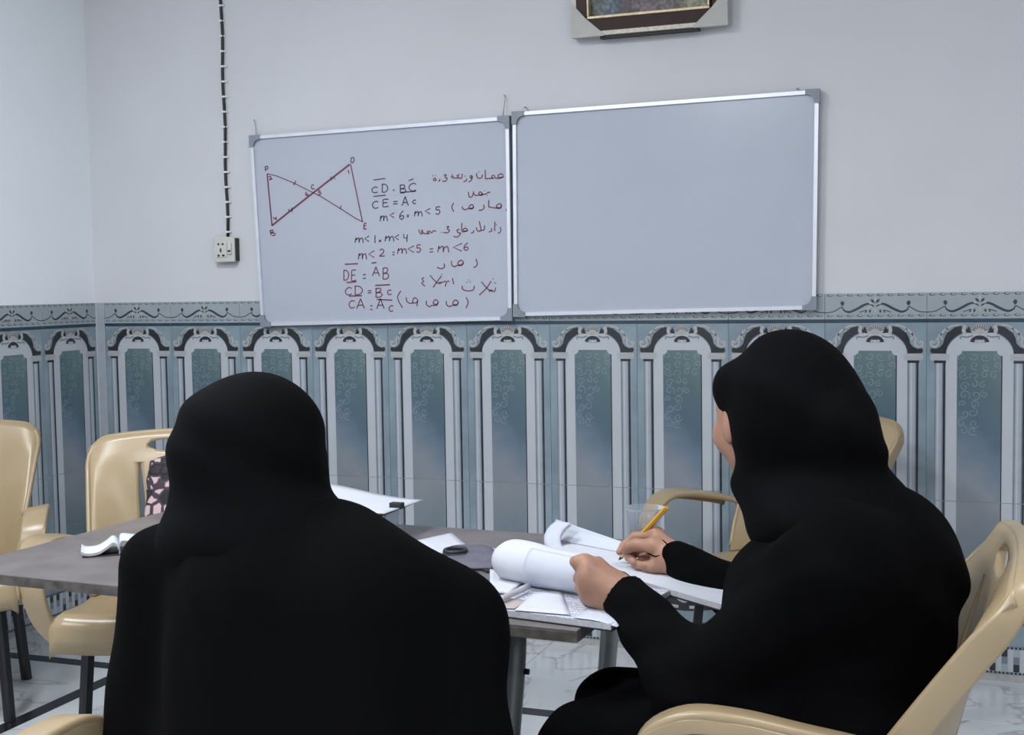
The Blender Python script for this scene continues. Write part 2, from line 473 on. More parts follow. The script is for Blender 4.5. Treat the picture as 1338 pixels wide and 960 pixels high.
# floor tiles with a black inlaid strip 0.75 m from the walls
gx = [XL, XL + 0.37, -2.83 - 0.03]
sx0, sx1 = -2.865, -2.805
sy0, sy1 = -0.80, -0.74
xs = [(XL, -3.2), (-3.2, sx0)]
x = sx1
edges = [sx1, -2.104]
while edges[-1] < XR - 0.05: edges.append(edges[-1] + 0.6)
edges[-1] = XR
xs += list(zip(edges[:-1], edges[1:]))
ys = [(-0.44, 0.0), (sy1, -0.44)]
edges = [sy0]
while edges[-1] > YR + 0.05: edges.append(edges[-1] - 0.6)
edges[-1] = YR
ys += [(b_, a_) for a_, b_ in zip(edges[:-1], edges[1:])]
tile_cache = {}
for (xa, xb) in xs:
    for (ya, yb) in ys:
        key = (round(xb - xa, 3), round(yb - ya, 3))
        if key not in tile_cache:
            hx, hy = (xb - xa) / 2 - 0.001, (yb - ya) / 2 - 0.001
            me = MB().box((-hx, -hy, -0.008), (hx, hy, 0.0), bev=0.0006).build('floor_tile', 'marble', floor)
            tile_cache[key] = me.data; o = me
        else:
            o = link(bpy.data.objects.new('floor_tile', tile_cache[key]), floor)
        o.location = ((xa + xb) / 2, (ya + yb) / 2, 0)
MB().box((sx0 + .001, YR, -0.008), (sx1 - .001, 0, 0.0)).build('floor_strip', 'strip_black', floor)
MB().box((sx1, sy0 + .001, -0.008), (XR, sy1 - .001, 0.0)).build('floor_strip', 'strip_black', floor)
MB().box((XL, sy0 + .001, -0.008), (sx0, sy1 - .001, 0.0)).build('floor_strip', 'strip_black', floor)

# ------------------------------------------------------------------ wall tiles (printed ornament as very thin layers)
TM = ['tile_ground', 'tile_white', 'tile_relief', 'tile_dark', 'tile_mid', 'tile_grey', 'tile_panel_upper', 'tile_scroll', 'tile_navy', 'tile_border', 'tile_panel_lower']
GND, WHT, REL, DRK, MID, GRY, PUP, SCR, NVY, BRD, PLO = range(11)
TH = 0.008
def L(k): return -TH - 0.00035 * k
def arc(cx, cz, r, a0, a1, n=10, rz=None):
    rz = rz or r
    return [(cx + r * math.cos(math.radians(a0 + (a1 - a0) * i / n)), cz + rz * math.sin(math.radians(a0 + (a1 - a0) * i / n))) for i in range(n + 1)]
def spiral(cx, cz, r, a0, turns, n=9, sgn=1):
    out = []
    for i in range(n + 1):
        t_ = i / n; rr = r * (1 - 0.85 * t_); a = math.radians(a0) + sgn * turns * 2 * math.pi * t_
        out.append((cx + rr * math.cos(a), cz + rr * math.sin(a)))
    return out
def column(mb, x0, x1, z0, z1):
    w = x1 - x0
    fr = [0, .13, .26, .40, .68, .80, 1.0]
    mi = [DRK, GRY, GRY, WHT, GRY, MID]
    mi = [MID, GRY, WHT, GRY, MID, DRK]
    for i in range(6):
        a_, b_ = x0 + w * fr[i], x0 + w * fr[i + 1]
        mb.poly([(a_, z0), (b_, z0), (b_, z1), (a_, z1)], L(2), mi[i])
def scrolls(mb, zlo, zhi, rng, n, fade=None):
    rows = max(2, round((zhi - zlo) / 0.031))
    for j in range(rows):
        for i in range(4):
            cx = -0.051 + 0.034 * i + rng.uniform(-.006, .006); cz = zhi - 0.016 - j * 0.031 + rng.uniform(-.005, .005)
            if fade and cx > 0.075 - fade * j: continue
            r = rng.uniform(0.012, 0.020); r = min(r, 0.068 - abs(cx))
            mb.ribbon(spiral(cx, cz, r, rng.uniform(0, 360), rng.uniform(0.9, 1.4), 9, rng.choice((-1, 1))), 0.0019, L(3), SCR)
def tile_upper():
    mb = MB(); rng = random.Random(3); h = W / 2 - 0.0006
    mb.box((-h, -TH, 0.0001), (h, 0, 0.5999), GND, 0.0002)
    # white arched surround
    z_sp = 0.49
    out = [(-0.105, 0.001), (0.105, 0.001), (0.105, z_sp)] + arc(0, z_sp, 0.105, 0, 180, 16, 0.082) + [(-0.105, z_sp)]
    mb.poly(out, L(1), WHT)
    # panel with notched top corners
    mb.poly([(-0.07, 0.001), (0.07, 0.001), (0.07, 0.489)] + arc(0.07, 0.505, 0.016, 270, 180, 4) + arc(-0.07, 0.505, 0.016, 0, -90, 4) + [(-0.07, 0.489)], L(2), PUP)
    mb.poly([(0.0675, 0.001), (0.071, 0.001), (0.071, 0.489), (0.0675, 0.489)], L(3), DRK)
    scrolls(mb, 0.235, 0.500, rng, 0, 0.0115)
    # columns, dark printed neck band, capitals
    for s in (-1, 1):
        a_, b_ = sorted((s * 0.107, s * 0.141))
        column(mb, a_, b_, 0.001, 0.468)
        mb.poly([(a_ - .002, 0.464), (b_ + .002, 0.464), (b_ + .002, 0.473), (a_ - .002, 0.473)], L(3), DRK)
        a2, b2 = a_ - 0.012, b_ + 0.012
        mb.poly([(a2, 0.473), (b2, 0.473), (b2 + .003, 0.484), (b2, 0.495), (a2, 0.495), (a2 - .003, 0.484)], L(3), REL)
        mb.poly([(a2 + .006, 0.479), (b2 - .006, 0.479), (b2 - .006, 0.488), (a2 + .006, 0.488)], L(4), GRY)
        # dark band over the arch: inner edge follows the arch, outer edge wavy
        inner = [(s * p_[0], p_[1]) for p_ in arc(0, z_sp + .006, 0.105, 0, 68, 8, 0.08)]
        outer = [(0.042, 0.582), (0.060, 0.588), (0.078, 0.584), (0.090, 0.574), (0.103, 0.564), (0.111, 0.546), (0.114, 0.530), (0.124, 0.518), (0.138, 0.512), (0.152, 0.514), (0.156, 0.505), (0.151, 0.497)]
        mb.poly(inner + [(s * p_[0], p_[1]) for p_ in outer], L(2), DRK)
        # pale scroll leaves outside the band
        mb.ribbon([(s * p_[0], p_[1]) for p_ in catmull([(0.066, 0.592), (0.088, 0.588), (0.101, 0.578), (0.099, 0.570)], 4)], 0.006, L(3), REL)
        mb.ribbon([(s * p_[0], p_[1]) for p_ in catmull([(0.100, 0.580), (0.115, 0.570), (0.121, 0.553), (0.116, 0.542)], 4)], 0.0065, L(3), REL)
        mb.ribbon([(s * p_[0], p_[1]) for p_ in catmull([(0.119, 0.564), (0.130, 0.549), (0.129, 0.530), (0.138, 0.519), (0.151, 0.522), (0.154, 0.534), (0.147, 0.537), (0.144, 0.529)], 4)], 0.0065, L(3), REL)
        mb.ribbon([(s * p_[0], p_[1]) for p_ in catmull([(0.127, 0.552), (0.136, 0.544), (0.138, 0.532)], 4)], 0.004, L(4), GRY)
        # crest side leaf, dark dart and lower curl
        mb.ribbon([(s * p_[0], p_[1]) for p_ in catmull([(0.068, 0.59), (0.056, 0.595), (0.048, 0.588), (0.05, 0.572), (0.042, 0.562)], 4)], [0.003] * 8 + [0.012] * 8 + [0.004], L(4), REL)
        mb.poly([(s * 0.024, 0.565), (s * 0.045, 0.566), (s * 0.034, 0.588)], L(4), DRK)
        mb.ribbon([(s * p_[0], p_[1]) for p_ in catmull([(0.022, 0.556), (0.04, 0.551), (0.058, 0.553), (0.06, 0.544)], 4)], 0.005, L(4), MID)
    fan = [(-0.024, 0.562)] + arc(0, 0.566, 0.031, 165, 15, 10, 0.028) + [(0.024, 0.562)]
    mb.poly(fan, L(4), REL)
    for k in range(9):
        a = math.radians(155 - 130 * k / 8)
        mb.ribbon([(0.017 * math.cos(a), 0.566 + 0.014 * math.sin(a)), (0.03 * math.cos(a), 0.566 + 0.027 * math.sin(a))], 0.0024, L(5), DRK)
    mb.poly(arc(0, 0.533, 0.030, 175, 5, 10, 0.024) + arc(0, 0.533, 0.016, 5, 175, 6, 0.010), L(5), DRK)
    mb.ribbon(spiral(-0.009, 0.536, 0.0075, 90, 1, 6), 0.003, L(6), REL)
    mb.ribbon(spiral(0.009, 0.536, 0.0075, 90, 1, 6, -1), 0.003, L(6), REL)
    return mb
def tile_lower():
    mb = MB(); rng = random.Random(5); h = W / 2 - 0.0006
    mb.box((-h, -TH, 0.0001), (h, 0, 0.5999), GND, 0.0002)
    zb = 0.30
    mb.poly([(-0.105, zb - 0.04), (0.105, zb - 0.04), (0.105, 0.599), (-0.105, 0.599)], L(1), WHT)
    mb.poly([(-0.07, zb), (0.07, zb), (0.07, 0.599), (-0.07, 0.599)], L(2), PLO)
    mb.poly([(0.0675, zb), (0.071, zb), (0.071, 0.599), (0.0675, 0.599)], L(3), DRK)
    scrolls(mb, zb + 0.008, zb + 0.085, rng, 0)
    for s in (-1, 1):
        a_, b_ = sorted((s * 0.107, s * 0.141))
        column(mb, a_, b_, zb - 0.04, 0.599)
        a2, b2 = a_ - 0.012, b_ + 0.012
        mb.poly([(a2, zb - 0.062), (b2, zb - 0.062), (b2, zb - 0.04), (a2, zb - 0.04)], L(3), REL)
        # plinth scrolls
        band = [(0.0, 0.232), (0.06, 0.236), (0.10, 0.238), (0.148, 0.232), (0.152, 0.205), (0.13, 0.178), (0.10, 0.168), (0.05, 0.160), (0.0, 0.158)]
        mb.poly([(s * p_[0], p_[1]) for p_ in band], L(2), DRK)
        mb.ribbon([(s * p_[0], p_[1]) for p_ in catmull([(0.02, 0.172), (0.055, 0.176), (0.08, 0.192), (0.085, 0.214), (0.068, 0.224), (0.054, 0.212), (0.062, 0.2)], 4)], 0.011, L(3), REL)
        mb.ribbon([(s * p_[0], p_[1]) for p_ in catmull([(0.10, 0.176), (0.125, 0.188), (0.136, 0.208), (0.122, 0.222), (0.108, 0.212), (0.114, 0.202)], 4)], 0.009, L(3), REL)
        mb.ribbon([(s * p_[0], p_[1]) for p_ in catmull([(0.0, 0.19), (0.02, 0.2), (0.03, 0.22)], 4)], 0.008, L(3), REL)
    mb.poly([(-h, 0.116), (h, 0.116), (h, 0.122), (-h, 0.122)], L(2), MID)
    n = 26
    for k in range(n):
        xx = -h + (k + 0.5) * 2 * h / n
        mb.poly([(xx - .0035, 0.111), (xx + .0035, 0.111), (xx + .0035, 0.118), (xx - .0035, 0.118)], L(3), DRK)
        mb.poly([(xx - .003, 0.026), (xx + .003, 0.026), (xx + .003, 0.033), (xx - .003, 0.033)], L(3), DRK)
    mb.poly([(-h, 0.032), (h, 0.032), (h, 0.11), (-h, 0.11)], L(1), GRY)
    nb = 9
    for k in range(nb):
        x0 = -h + (k + 0.12) * 2 * h / nb; w = 0.45 * 2 * h / nb
        mb.poly([(x0, 0.034), (x0 + w, 0.034), (x0 + w, 0.11), (x0, 0.11)], L(2), WHT)
        x1 = x0 + w; w2 = 0.5 * 2 * h / nb
        za, zb_, zc = 0.034, 0.062, 0.11
        if k % 2: mi = (DRK, MID, GRY)
        else: mi = (GRY, MID, DRK)
        for q in range(3):
            z0 = 0.034 + q * 0.0253
            mb.poly([(x1, z0), (x1 + w2, z0), (x1 + w2, z0 + 0.0253), (x1, z0 + 0.0253)], L(2), mi[q])
    mb.box((-h, -TH - 0.002, 0.0), (h, -TH + 0.001, 0.024), REL)
    return mb
def tile_border():
    mb = MB(); h = W / 2 - 0.0006
    mb.box((-h, -TH - 0.001, 0.001), (h, 0, 0.1), BRD, 0.0008)
    y0 = -TH - 0.001
    def P(k): return y0 - 0.00035 * k
    mb.poly([(-h, 0.001), (h, 0.001), (h, 0.0125), (-h, 0.0125)], P(1), NVY)
    for zc in (0.0245, 0.0945):
        for k in range(10):
            xc = -h + (k + 0.5) * 2 * h / 10
            mb.poly(arc(xc, zc, 0.0105, 0, 360, 10, 0.0042)[:-1], P(1), DRK)
            mb.poly(arc(xc + .001, zc + .0006, 0.008, 0, 360, 8, 0.0026)[:-1], P(2), GRY)
            xd = xc + h / 10
            if xd < h: mb.poly(arc(xd, zc, 0.0024, 0, 360, 6)[:-1], P(1), MID)
    for s in (-1, 1):
        c = catmull([(0.004, 0.055), (0.018, 0.064), (0.035, 0.061), (0.06, 0.047), (0.085, 0.037), (0.103, 0.043), (0.109, 0.055)], 5)
        n = len(c); wv = [0.0075 * math.sin(math.pi * (0.12 + 0.8 * i / (n - 1))) + 0.001 for i in range(n)]
        mb.ribbon([(s * p_[0], p_[1]) for p_ in c], wv, P(2), NVY)
        mb.ribbon([(s * p_[0], p_[1] - 0.0055) for p_ in c], 0.002, P(1), REL)
        c = catmull([(0.109, 0.055), (0.118, 0.05), (0.14, 0.038), (0.1665, 0.035)], 4)
        mb.ribbon([(s * p_[0], p_[1]) for p_ in c], 0.003, P(2), NVY)
        mb.poly([(s * p_[0], p_[1]) for p_ in [(0.106, 0.058), (0.101, 0.066), (0.105, 0.074), (0.112, 0.074), (0.115, 0.067), (0.111, 0.059)]], P(2), NVY)
        # palmette leaves
        mb.poly([(s * p_[0], p_[1]) for p_ in [(0.001, 0.066), (0.006, 0.078), (0.015, 0.081), (0.012, 0.071)]], P(3), NVY)
        mb.poly([(s * p_[0], p_[1]) for p_ in [(0.004, 0.062), (0.016, 0.071), (0.022, 0.07), (0.018, 0.063)]], P(3), REL)
        mb.ribbon([(s * p_[0], p_[1]) for p_ in catmull([(0.005, 0.05), (0.015, 0.054), (0.03, 0.047), (0.05, 0.038)], 4)], 0.005, P(2), REL)
        mb.ribbon([(s * p_[0], p_[1]) for p_ in catmull([(0.03, 0.044), (0.04, 0.04), (0.052, 0.036)], 3)], 0.003, P(3), NVY)
        mb.poly([(s * p_[0], p_[1]) for p_ in [(0.026, 0.046), (0.032, 0.04), (0.034, 0.033), (0.028, 0.036)]], P(3), NVY)
        mb.poly([(s * p_[0], p_[1]) for p_ in [(0.016, 0.046), (0.02, 0.042), (0.02, 0.033), (0.013, 0.038)]], P(3), NVY)
    mb.poly([(0, 0.09), (0.005, 0.082), (0, 0.066), (-0.005, 0.082)], P(4), REL)
    mb.poly(arc(0, 0.043, 0.006, 0, 360, 8)[:-1], P(3), REL)
    return mb
up_o = tile_upper().build('wall_tile', TM, wall_back)
lo_o = tile_lower().build('wall_tile', TM, wall_back)
bo_o = tile_border().build('border_tile', TM, wall_back)
first = True
def put_tiles(wall, loc, rz):
    global first
    for src, z in ((up_o, 0.6), (lo_o, 0.0), (bo_o, 1.2)):
        o = src if first else link(bpy.data.objects.new(src.name.split('.')[0], src.data), wall)
        o.location = (loc[0], loc[1], z); o.rotation_euler = (0, 0, rz)
    first = False
u0 = -3.3333
k = 0
while u0 + k * W < XR - W / 2:
    put_tiles(wall_back, (u0 + k * W, 0, 0), 0); k += 1
v0 = -0.1762
for k in range(17):
    if v0 - k * W < YR + W / 2: break
    put_tiles(wall_left, (XL, v0 - k * W, 0), math.pi / 2)
for k in range(17):
    if v0 - k * W < YR + W / 2: break
    put_tiles(wall_right, (XR, v0 - k * W, 0), -math.pi / 2)
# corner trim of the tiling (cut tile strip and pale bead)
tr = structure(MB().box((XL, -TH, 0.0), (-3.502, 0, 1.30), 0, 0.001).box((XL + .0, -0.012, 0.0), (XL + 0.012, -0.002, 1.30), 1, 0.001).build('trim_1', ['tile_grey', 'tile_white']))

# ceiling lamps
for i, (lx, ly, w) in enumerate(LAMPS):
    r = empty('ceiling_lamp', (lx, ly, CEIL))
    setp(r, ['square ceiling lamp above the left table end', 'square ceiling lamp above the right seated person', 'square ceiling lamp in the far right corner of the room', 'square ceiling lamp at the rear right of the room', 'square ceiling lamp at the rear left of the room'][i], 'lamp', 'square ceiling lamps')
    fr = MB()
    for a_, b_ in (((-.3, -.3), (.3, -.28)), ((-.3, .28), (.3, .3)), ((-.3, -.28), (-.28, .28)), ((.28, -.28), (.3, .28))):
        fr.box((a_[0], a_[1], -0.04), (b_[0], b_[1], -0.001), 0)
    fr.build('frame', 'lamp_frame', r)
    MB().box((-.28, -.28, -0.034), (.28, .28, -0.002)).build('diffuser', 'lamp_glow', r)

# ------------------------------------------------------------------ whiteboards
BY = -0.030   # front plane of the boards
def board(name, label, tl, tr, br, bl, corners):
    c = [ony(*p_, BY) for p_ in (tl, tr, br, bl)]
    ctr = sum(c) / 4
    r = empty(name, (ctr[0], BY, c[2][2])); O = np.array([ctr[0], BY, c[2][2]])
    setp(r, label, 'whiteboard', 'whiteboards')
    q = [p_ - O for p_ in c]
    def lerp(a_, b_, t_): return a_ + (b_ - a_) * t_
    # panel
    V = [p_ + np.array([0, 0.006, 0]) for p_ in q] + [p_ + np.array([0, 0.018, 0]) for p_ in q]
    recalc(mesh_obj('board_panel', V, [(0, 1, 2, 3), (7, 6, 5, 4), (0, 4, 5, 1), (1, 5, 6, 2), (2, 6, 7, 3), (3, 7, 4, 0)], 'board_white', r))
    cen = sum(q) / 4
    fw = 0.013
    for i in range(4):
        a_, b_ = q[i], q[(i + 1) % 4]
        d = (b_ - a_) / np.linalg.norm(b_ - a_); n = np.array([d[2], 0, -d[0]])
        if np.dot(n, cen - a_) < 0: n = -n
        y0, y1 = np.array([0, -0.004, 0]), np.array([0, 0.018, 0])
        V = [a_ + y0, b_ + y0, b_ + n * fw - d * fw + y0, a_ + n * fw + d * fw + y0]
        V += [v - y0 + y1 for v in V]
        o = recalc(mesh_obj('frame_rail', V, [(0, 1, 2, 3), (7, 6, 5, 4), (0, 4, 5, 1), (1, 5, 6, 2), (2, 6, 7, 3), (3, 7, 4, 0)], 'aluminium', r))
    # moulded corner caps (L shaped)
    ax = [(1, -1), (-1, -1), (-1, 1), (1, 1)]
    for i in range(4):
        sx, sz = ax[i]; a_ = 0.045; w = 0.019; e = -0.003
        pts = [(e, e), (a_, e), (a_, w * .7), (w + .008, w), (w, w + .008), (w * .7, a_), (e, a_)]
        V = [q[i] + np.array([sx * p_[0], -0.007, sz * p_[1]]) for p_ in pts] + [q[i] + np.array([sx * p_[0], 0.02, sz * p_[1]]) for p_ in pts]
        n = len(pts)
        F = [tuple(range(n)), tuple(range(2 * n - 1, n - 1, -1))] + [(k, (k + 1) % n, n + (k + 1) % n, n + k) for k in range(n)]
        recalc(mesh_obj('corner_cap', V, F, 'corner_grey', r))
    # wire hangers with wall nails
    for (hx, hy), (cx, cy) in corners:
        hp = ony(hx, hy, -0.004) - O; cp = ony(cx, cy, BY) - O
        MB().tube([hp + np.array([-0.006, 0.004, 0.003]), hp + np.array([0, -0.008, 0.004]), hp + np.array([0.004, -0.008, 0]), cp], 0.0016, 6).build('hanger_wire', 'wire', r, True)
    return r, O
bl_, OL = board('whiteboard', 'whiteboard with triangle diagram and handwritten lines in red marker', (327, 178), (665, 152), (669, 418), (342, 426), [((333, 158), (335, 179)), ((660, 126), (657, 153))])
br_, OR = board('whiteboard', 'blank whiteboard hung right of the written one', (670, 147), (1070, 117), (1066, 404), (672, 413), [((687, 141), (690, 146)), ((1043, 117), (1045, 120))])

# handwriting: strokes traced on the board surface
def zA(x, y): return (330 + x * 170 / 1338, 200 + y * 120 / 944)
def zB(x, y): return (440 + x * 230 / 1077, 210 + y * 205 / 960)
def stroke(mb, pts, w, conv, mi=0):
    P = []
    for p_ in pts:
        q = ony(*conv(*p_), BY + 0.0055) - OL; P.append((q[0], q[2]))
    mb.ribbon(P, w, 0.0052, mi)
GL = {'C': [[(1, .12), (.6, 0), (.2, .2), (0, .55), (.25, .95), (.7, 1), (1, .85)]],
 'D': [[(.1, 0), (.1, 1)], [(0, .05), (.55, .05), (.95, .35), (.9, .75), (.5, 1), (.05, .98)]],
 'B': [[(.1, 0), (.1, 1)], [(0, .05), (.6, 0), (.8, .2), (.5, .45), (.15, .5), (.7, .5), (.95, .75), (.6, 1), (.05, 1)]],
 'E': [[(.95, 0), (.1, .05), (.05, .5), (.05, 1), (1, .95)], [(.05, .5), (.8, .45)]],
 'A': [[(0, 1), (.45, 0), (.55, .02), (1, 1)], [(.2, .62), (.85, .6)]],
 'm': [[(0, 1), (.1, .1), (.12, .1), (.15, .4), (.4, .05), (.5, .3), (.5, .95), (.55, .4), (.8, .1), (.92, .3), (1, 1)]],
 '<': [[(1, 0), (0, .5), (1, 1)]],
 '=': [[(0, .2), (1, .1)], [(0, .9), (1, .8)]],
 '.': [[(0, 0), (1, 1)]],
 '1': [[(.5, 0), (.5, 1)]],
 '2': [[(.05, .2), (.4, 0), (.8, .2), (.6, .6), (0, .98), (1, .95)]],
 '4': [[(.1, 0), (.1, .5), (.9, .5)], [(.9, .05), (.8, 1)]],
 '5': [[(1, 0), (.2, .02), (.15, .42), (.7, .4), (.95, .7), (.6, 1), (0, .95)]],
 '6': [[(.8, 0), (.2, .35), (0, .75), (.4, 1), (.85, .8), (.7, .55), (.1, .65)]]}
def glyphs(mb, items, mi=0):
    for ch, x, y, w, h in items:
        for st in GL[ch]:
            pts = [(x + p_[0] * w, y + p_[1] * h) for p_ in st]
            if len(pts) > 3: pts = catmull(pts, 4)
            stroke(mb, pts, 0.0042, zB, mi)
def letters(items, mat):
    for it in items:
        mb = MB(); glyphs(mb, [it]); mb.build('written_letter', [mat], bl_)
def pens(lst, w, conv, mat, name='pen_stroke'):
    for pts in lst:
        mb = MB(); stroke(mb, catmull(pts, 4) if len(pts) > 2 else pts, w, conv); mb.build(name, [mat], bl_)
for pts, w in (([(150, 212), (200, 745)], .006), ([(150, 212), (250, 235), (420, 305), (700, 445), (905, 570), (1060, 670), (1135, 708)], .0036), ([(200, 745), (430, 560), (640, 395), (1000, 115)], .0072), ([(1008, 115), (1130, 705)], .0045),
               ([(445, 285), (422, 328)], .005), ([(912, 537), (902, 578)], .0042), ([(370, 575), (378, 602)], .005), ([(402, 560), (408, 605)], .005), ([(800, 240), (818, 275)], .0035), ([(835, 235), (848, 270)], .0035)):
    mb = MB(); stroke(mb, pts, w, zA); mb.build('diagram_line', ['marker_red'], bl_)
for pts in ([(128, 140), (135, 185)], [(128, 145), (150, 135), (158, 155), (135, 168)],          # A mark
            [(165, 245), (185, 240), (188, 262), (170, 275), (205, 262)],                          # 2
            [(180, 795), (190, 840)], [(175, 800), (205, 790), (210, 810), (190, 818), (230, 825), (225, 845), (195, 845)],  # B
            [(215, 655), (222, 675), (245, 665)], [(240, 655), (245, 690)],                        # 4
            [(1015, 50), (1010, 95)], [(1012, 50), (1038, 45), (1045, 75), (1030, 98), (1012, 95)],  # D
            [(985, 172), (992, 212)],                                                              # 1
            [(632, 325), (612, 330), (605, 355), (625, 370), (640, 362)],                          # C
            [(552, 398), (545, 425), (560, 438), (570, 425), (555, 420)],                          # 6
            [(700, 388), (680, 385), (680, 402), (700, 405), (698, 425), (672, 425)],              # 5
            [(1172, 722), (1150, 725), (1145, 778), (1172, 775)], [(1148, 748), (1168, 745)]):    # E
    pens([pts], .0046, zA, 'marker_red')
letters([('C', 215, 160, 35, 35), ('D', 275, 142, 38, 50), ('.', 343, 176, 10, 8), ('B', 385, 148, 40, 48), ('C', 442, 138, 44, 46),
            ('C', 218, 248, 36, 42), ('E', 282, 235, 36, 46), ('=', 345, 246, 28, 20), ('A', 400, 225, 38, 50), ('C', 465, 240, 20, 22),
            ('m', 265, 335, 45, 35), ('<', 325, 318, 26, 30), ('6', 385, 305, 28, 54), ('=', 428, 330, 14, 14), ('m', 475, 308, 48, 32), ('<', 540, 292, 32, 32), ('5', 605, 282, 28, 44),
            ('m', 112, 470, 50, 32), ('<', 170, 460, 28, 34), ('1', 228, 455, 12, 48), ('=', 258, 485, 14, 10), ('m', 295, 460, 55, 34), ('<', 355, 452, 25, 32), ('4', 408, 448, 26, 48)], 'marker_dark')
for pts in ([(225, 118), (298, 108)], [(440, 122), (470, 110)], [(225, 218), (300, 210)], [(393, 193), (485, 187)]):
    pens([pts], .0042, zB, 'marker_dark', 'overline')
letters([('m', 132, 565, 50, 38), ('<', 195, 550, 35, 42), ('2', 262, 540, 32, 44), ('=', 340, 556, 14, 22), ('m', 372, 535, 55, 34), ('<', 435, 520, 38, 40), ('5', 488, 515, 26, 44), ('=', 568, 535, 22, 26), ('m', 618, 520, 68, 40), ('<', 712, 505, 54, 48), ('6', 778, 502, 30, 46),
            ('D', 40, 668, 34, 62), ('E', 90, 668, 30, 66), ('=', 160, 692, 18, 32), ('A', 218, 655, 44, 50), ('B', 280, 655, 40, 68),
            ('C', 52, 775, 40, 45), ('D', 108, 765, 50, 54), ('=', 190, 792, 22, 18), ('B', 236, 780, 44, 54), ('C', 310, 790, 25, 28),
            ('C', 75, 855, 35, 45), ('A', 122, 850, 48, 55), ('=', 205, 882, 14, 32), ('A', 245, 850, 45, 55), ('C', 320, 886, 25, 34)], 'marker_red')
for pts in ([(50, 633), (130, 630)], [(213, 626), (243, 622)], [(60, 745), (120, 740)], [(235, 762), (325, 758)], [(75, 828), (155, 825)], [(245, 848), (340, 853)]):
    pens([pts], .005, zB, 'marker_red', 'overline')
# script words on the right half of the board, written right to left
AR = [
 # first line
 [(1020, 88), (1003, 80), (985, 93), (1000, 104), (1022, 96), (1000, 106), (972, 106), (965, 92), (952, 90), (948, 104), (962, 106), (940, 108), (912, 110)],
 [(908, 55), (910, 112)], [(892, 84), (886, 104), (866, 106), (856, 90), (856, 76)], [(868, 66), (872, 70)],
 [(830, 92), (818, 92), (816, 103), (828, 106), (828, 94), (824, 118), (806, 130)], [(796, 108), (792, 122), (775, 128)], [(782, 92), (786, 96)],
 [(768, 78), (764, 106), (750, 106)], [(752, 84), (735, 92), (748, 104), (720, 106), (702, 100), (706, 92), (716, 98)], [(704, 82), (708, 84)],
 [(655, 88), (670, 86), (662, 102), (676, 106), (664, 126), (645, 122)], [(632, 110), (628, 122), (620, 124)], [(605, 104), (592, 112), (596, 122), (608, 118), (602, 106)], [(586, 90), (590, 93)], [(600, 88), (604, 90)],
 # second line
 [(940, 192), (925, 194), (915, 202), (895, 204), (880, 190), (868, 198), (880, 212), (896, 204), (868, 210), (850, 212), (838, 200)], [(838, 186), (830, 215), (812, 222), (805, 190)], [(905, 182), (908, 184)], [(918, 212), (922, 214)],
 # third line, in brackets
 [(715, 258), (704, 284), (716, 312)], [(1038, 238), (1048, 270), (1036, 306)],
 [(1008, 272), (995, 262), (975, 280), (998, 288), (1008, 272), (1000, 290), (965, 288), (930, 282)], [(930, 240), (930, 284)],
 [(898, 268), (902, 285), (890, 300), (868, 304)], [(838, 276), (824, 268), (808, 284), (826, 292), (838, 280), (828, 294), (800, 292), (790, 300), (770, 292), (768, 278)],
 # fourth line
 [(1000, 405), (1004, 425), (996, 440), (985, 442)], [(975, 388), (978, 392)], [(968, 372), (966, 430)], [(945, 412), (948, 428), (930, 436)],
 [(905, 395), (900, 424), (880, 424)], [(872, 370), (882, 425), (862, 428), (852, 408)], [(838, 425), (836, 438), (822, 442)],
 [(800, 420), (786, 412), (772, 424), (790, 432), (802, 424), (780, 434), (765, 428), (766, 380)], [(752, 420), (736, 424), (742, 440), (758, 442), (740, 466), (715, 462)], [(785, 398), (788, 400)],
 [(672, 405), (686, 402), (676, 418), (690, 424), (678, 440), (652, 438)], [(638, 436), (640, 440)],
 [(608, 432), (592, 428), (582, 440), (566, 430), (552, 436), (568, 444), (545, 446), (528, 440), (522, 420)], [(518, 425), (522, 448), (508, 440), (502, 420)],
 # fifth line
 [(852, 600), (860, 630), (850, 648), (836, 652)], [(775, 618), (758, 608), (740, 628), (760, 638), (776, 622), (764, 640), (735, 640), (722, 648), (704, 638), (702, 612)], [(655, 628), (660, 648), (640, 660), (614, 652)],
 # sixth line
 [(972, 775), (965, 800), (945, 790), (930, 800)], [(885, 740), (920, 780), (950, 800)], [(945, 735), (915, 780), (872, 822)], [(955, 720), (960, 724)], [(970, 745), (975, 748)], [(960, 746), (963, 749)],
 [(842, 765), (835, 790), (800, 796), (770, 785), (768, 765)], [(795, 742), (799, 745)], [(815, 740), (819, 743)], [(805, 728), (808, 731)],
 [(708, 718), (715, 755)], [(690, 735), (672, 742), (664, 770)], [(668, 735), (650, 742), (625, 745)], [(570, 700), (612, 745), (640, 750)], [(640, 705), (606, 750), (590, 775)], [(640, 695), (644, 698)],
 [(535, 715), (522, 722), (532, 738), (520, 748), (540, 768)],
 # seventh line, in brackets
 [(392, 795), (372, 838), (402, 900)], [(792, 835), (804, 868), (790, 902)],
 [(742, 858), (722, 852), (710, 874), (735, 880), (744, 862), (735, 884), (705, 885), (690, 892), (672, 880), (670, 858)],
 [(620, 858), (602, 850), (590, 872), (612, 878), (622, 862), (612, 884), (585, 884), (568, 892), (550, 880), (548, 855)],
 [(494, 846), (474, 838), (464, 866), (488, 868), (496, 850), (490, 890)], [(470, 868), (450, 872), (430, 860), (424, 835)],
]
pens(AR, .0042, zB, 'marker_red')

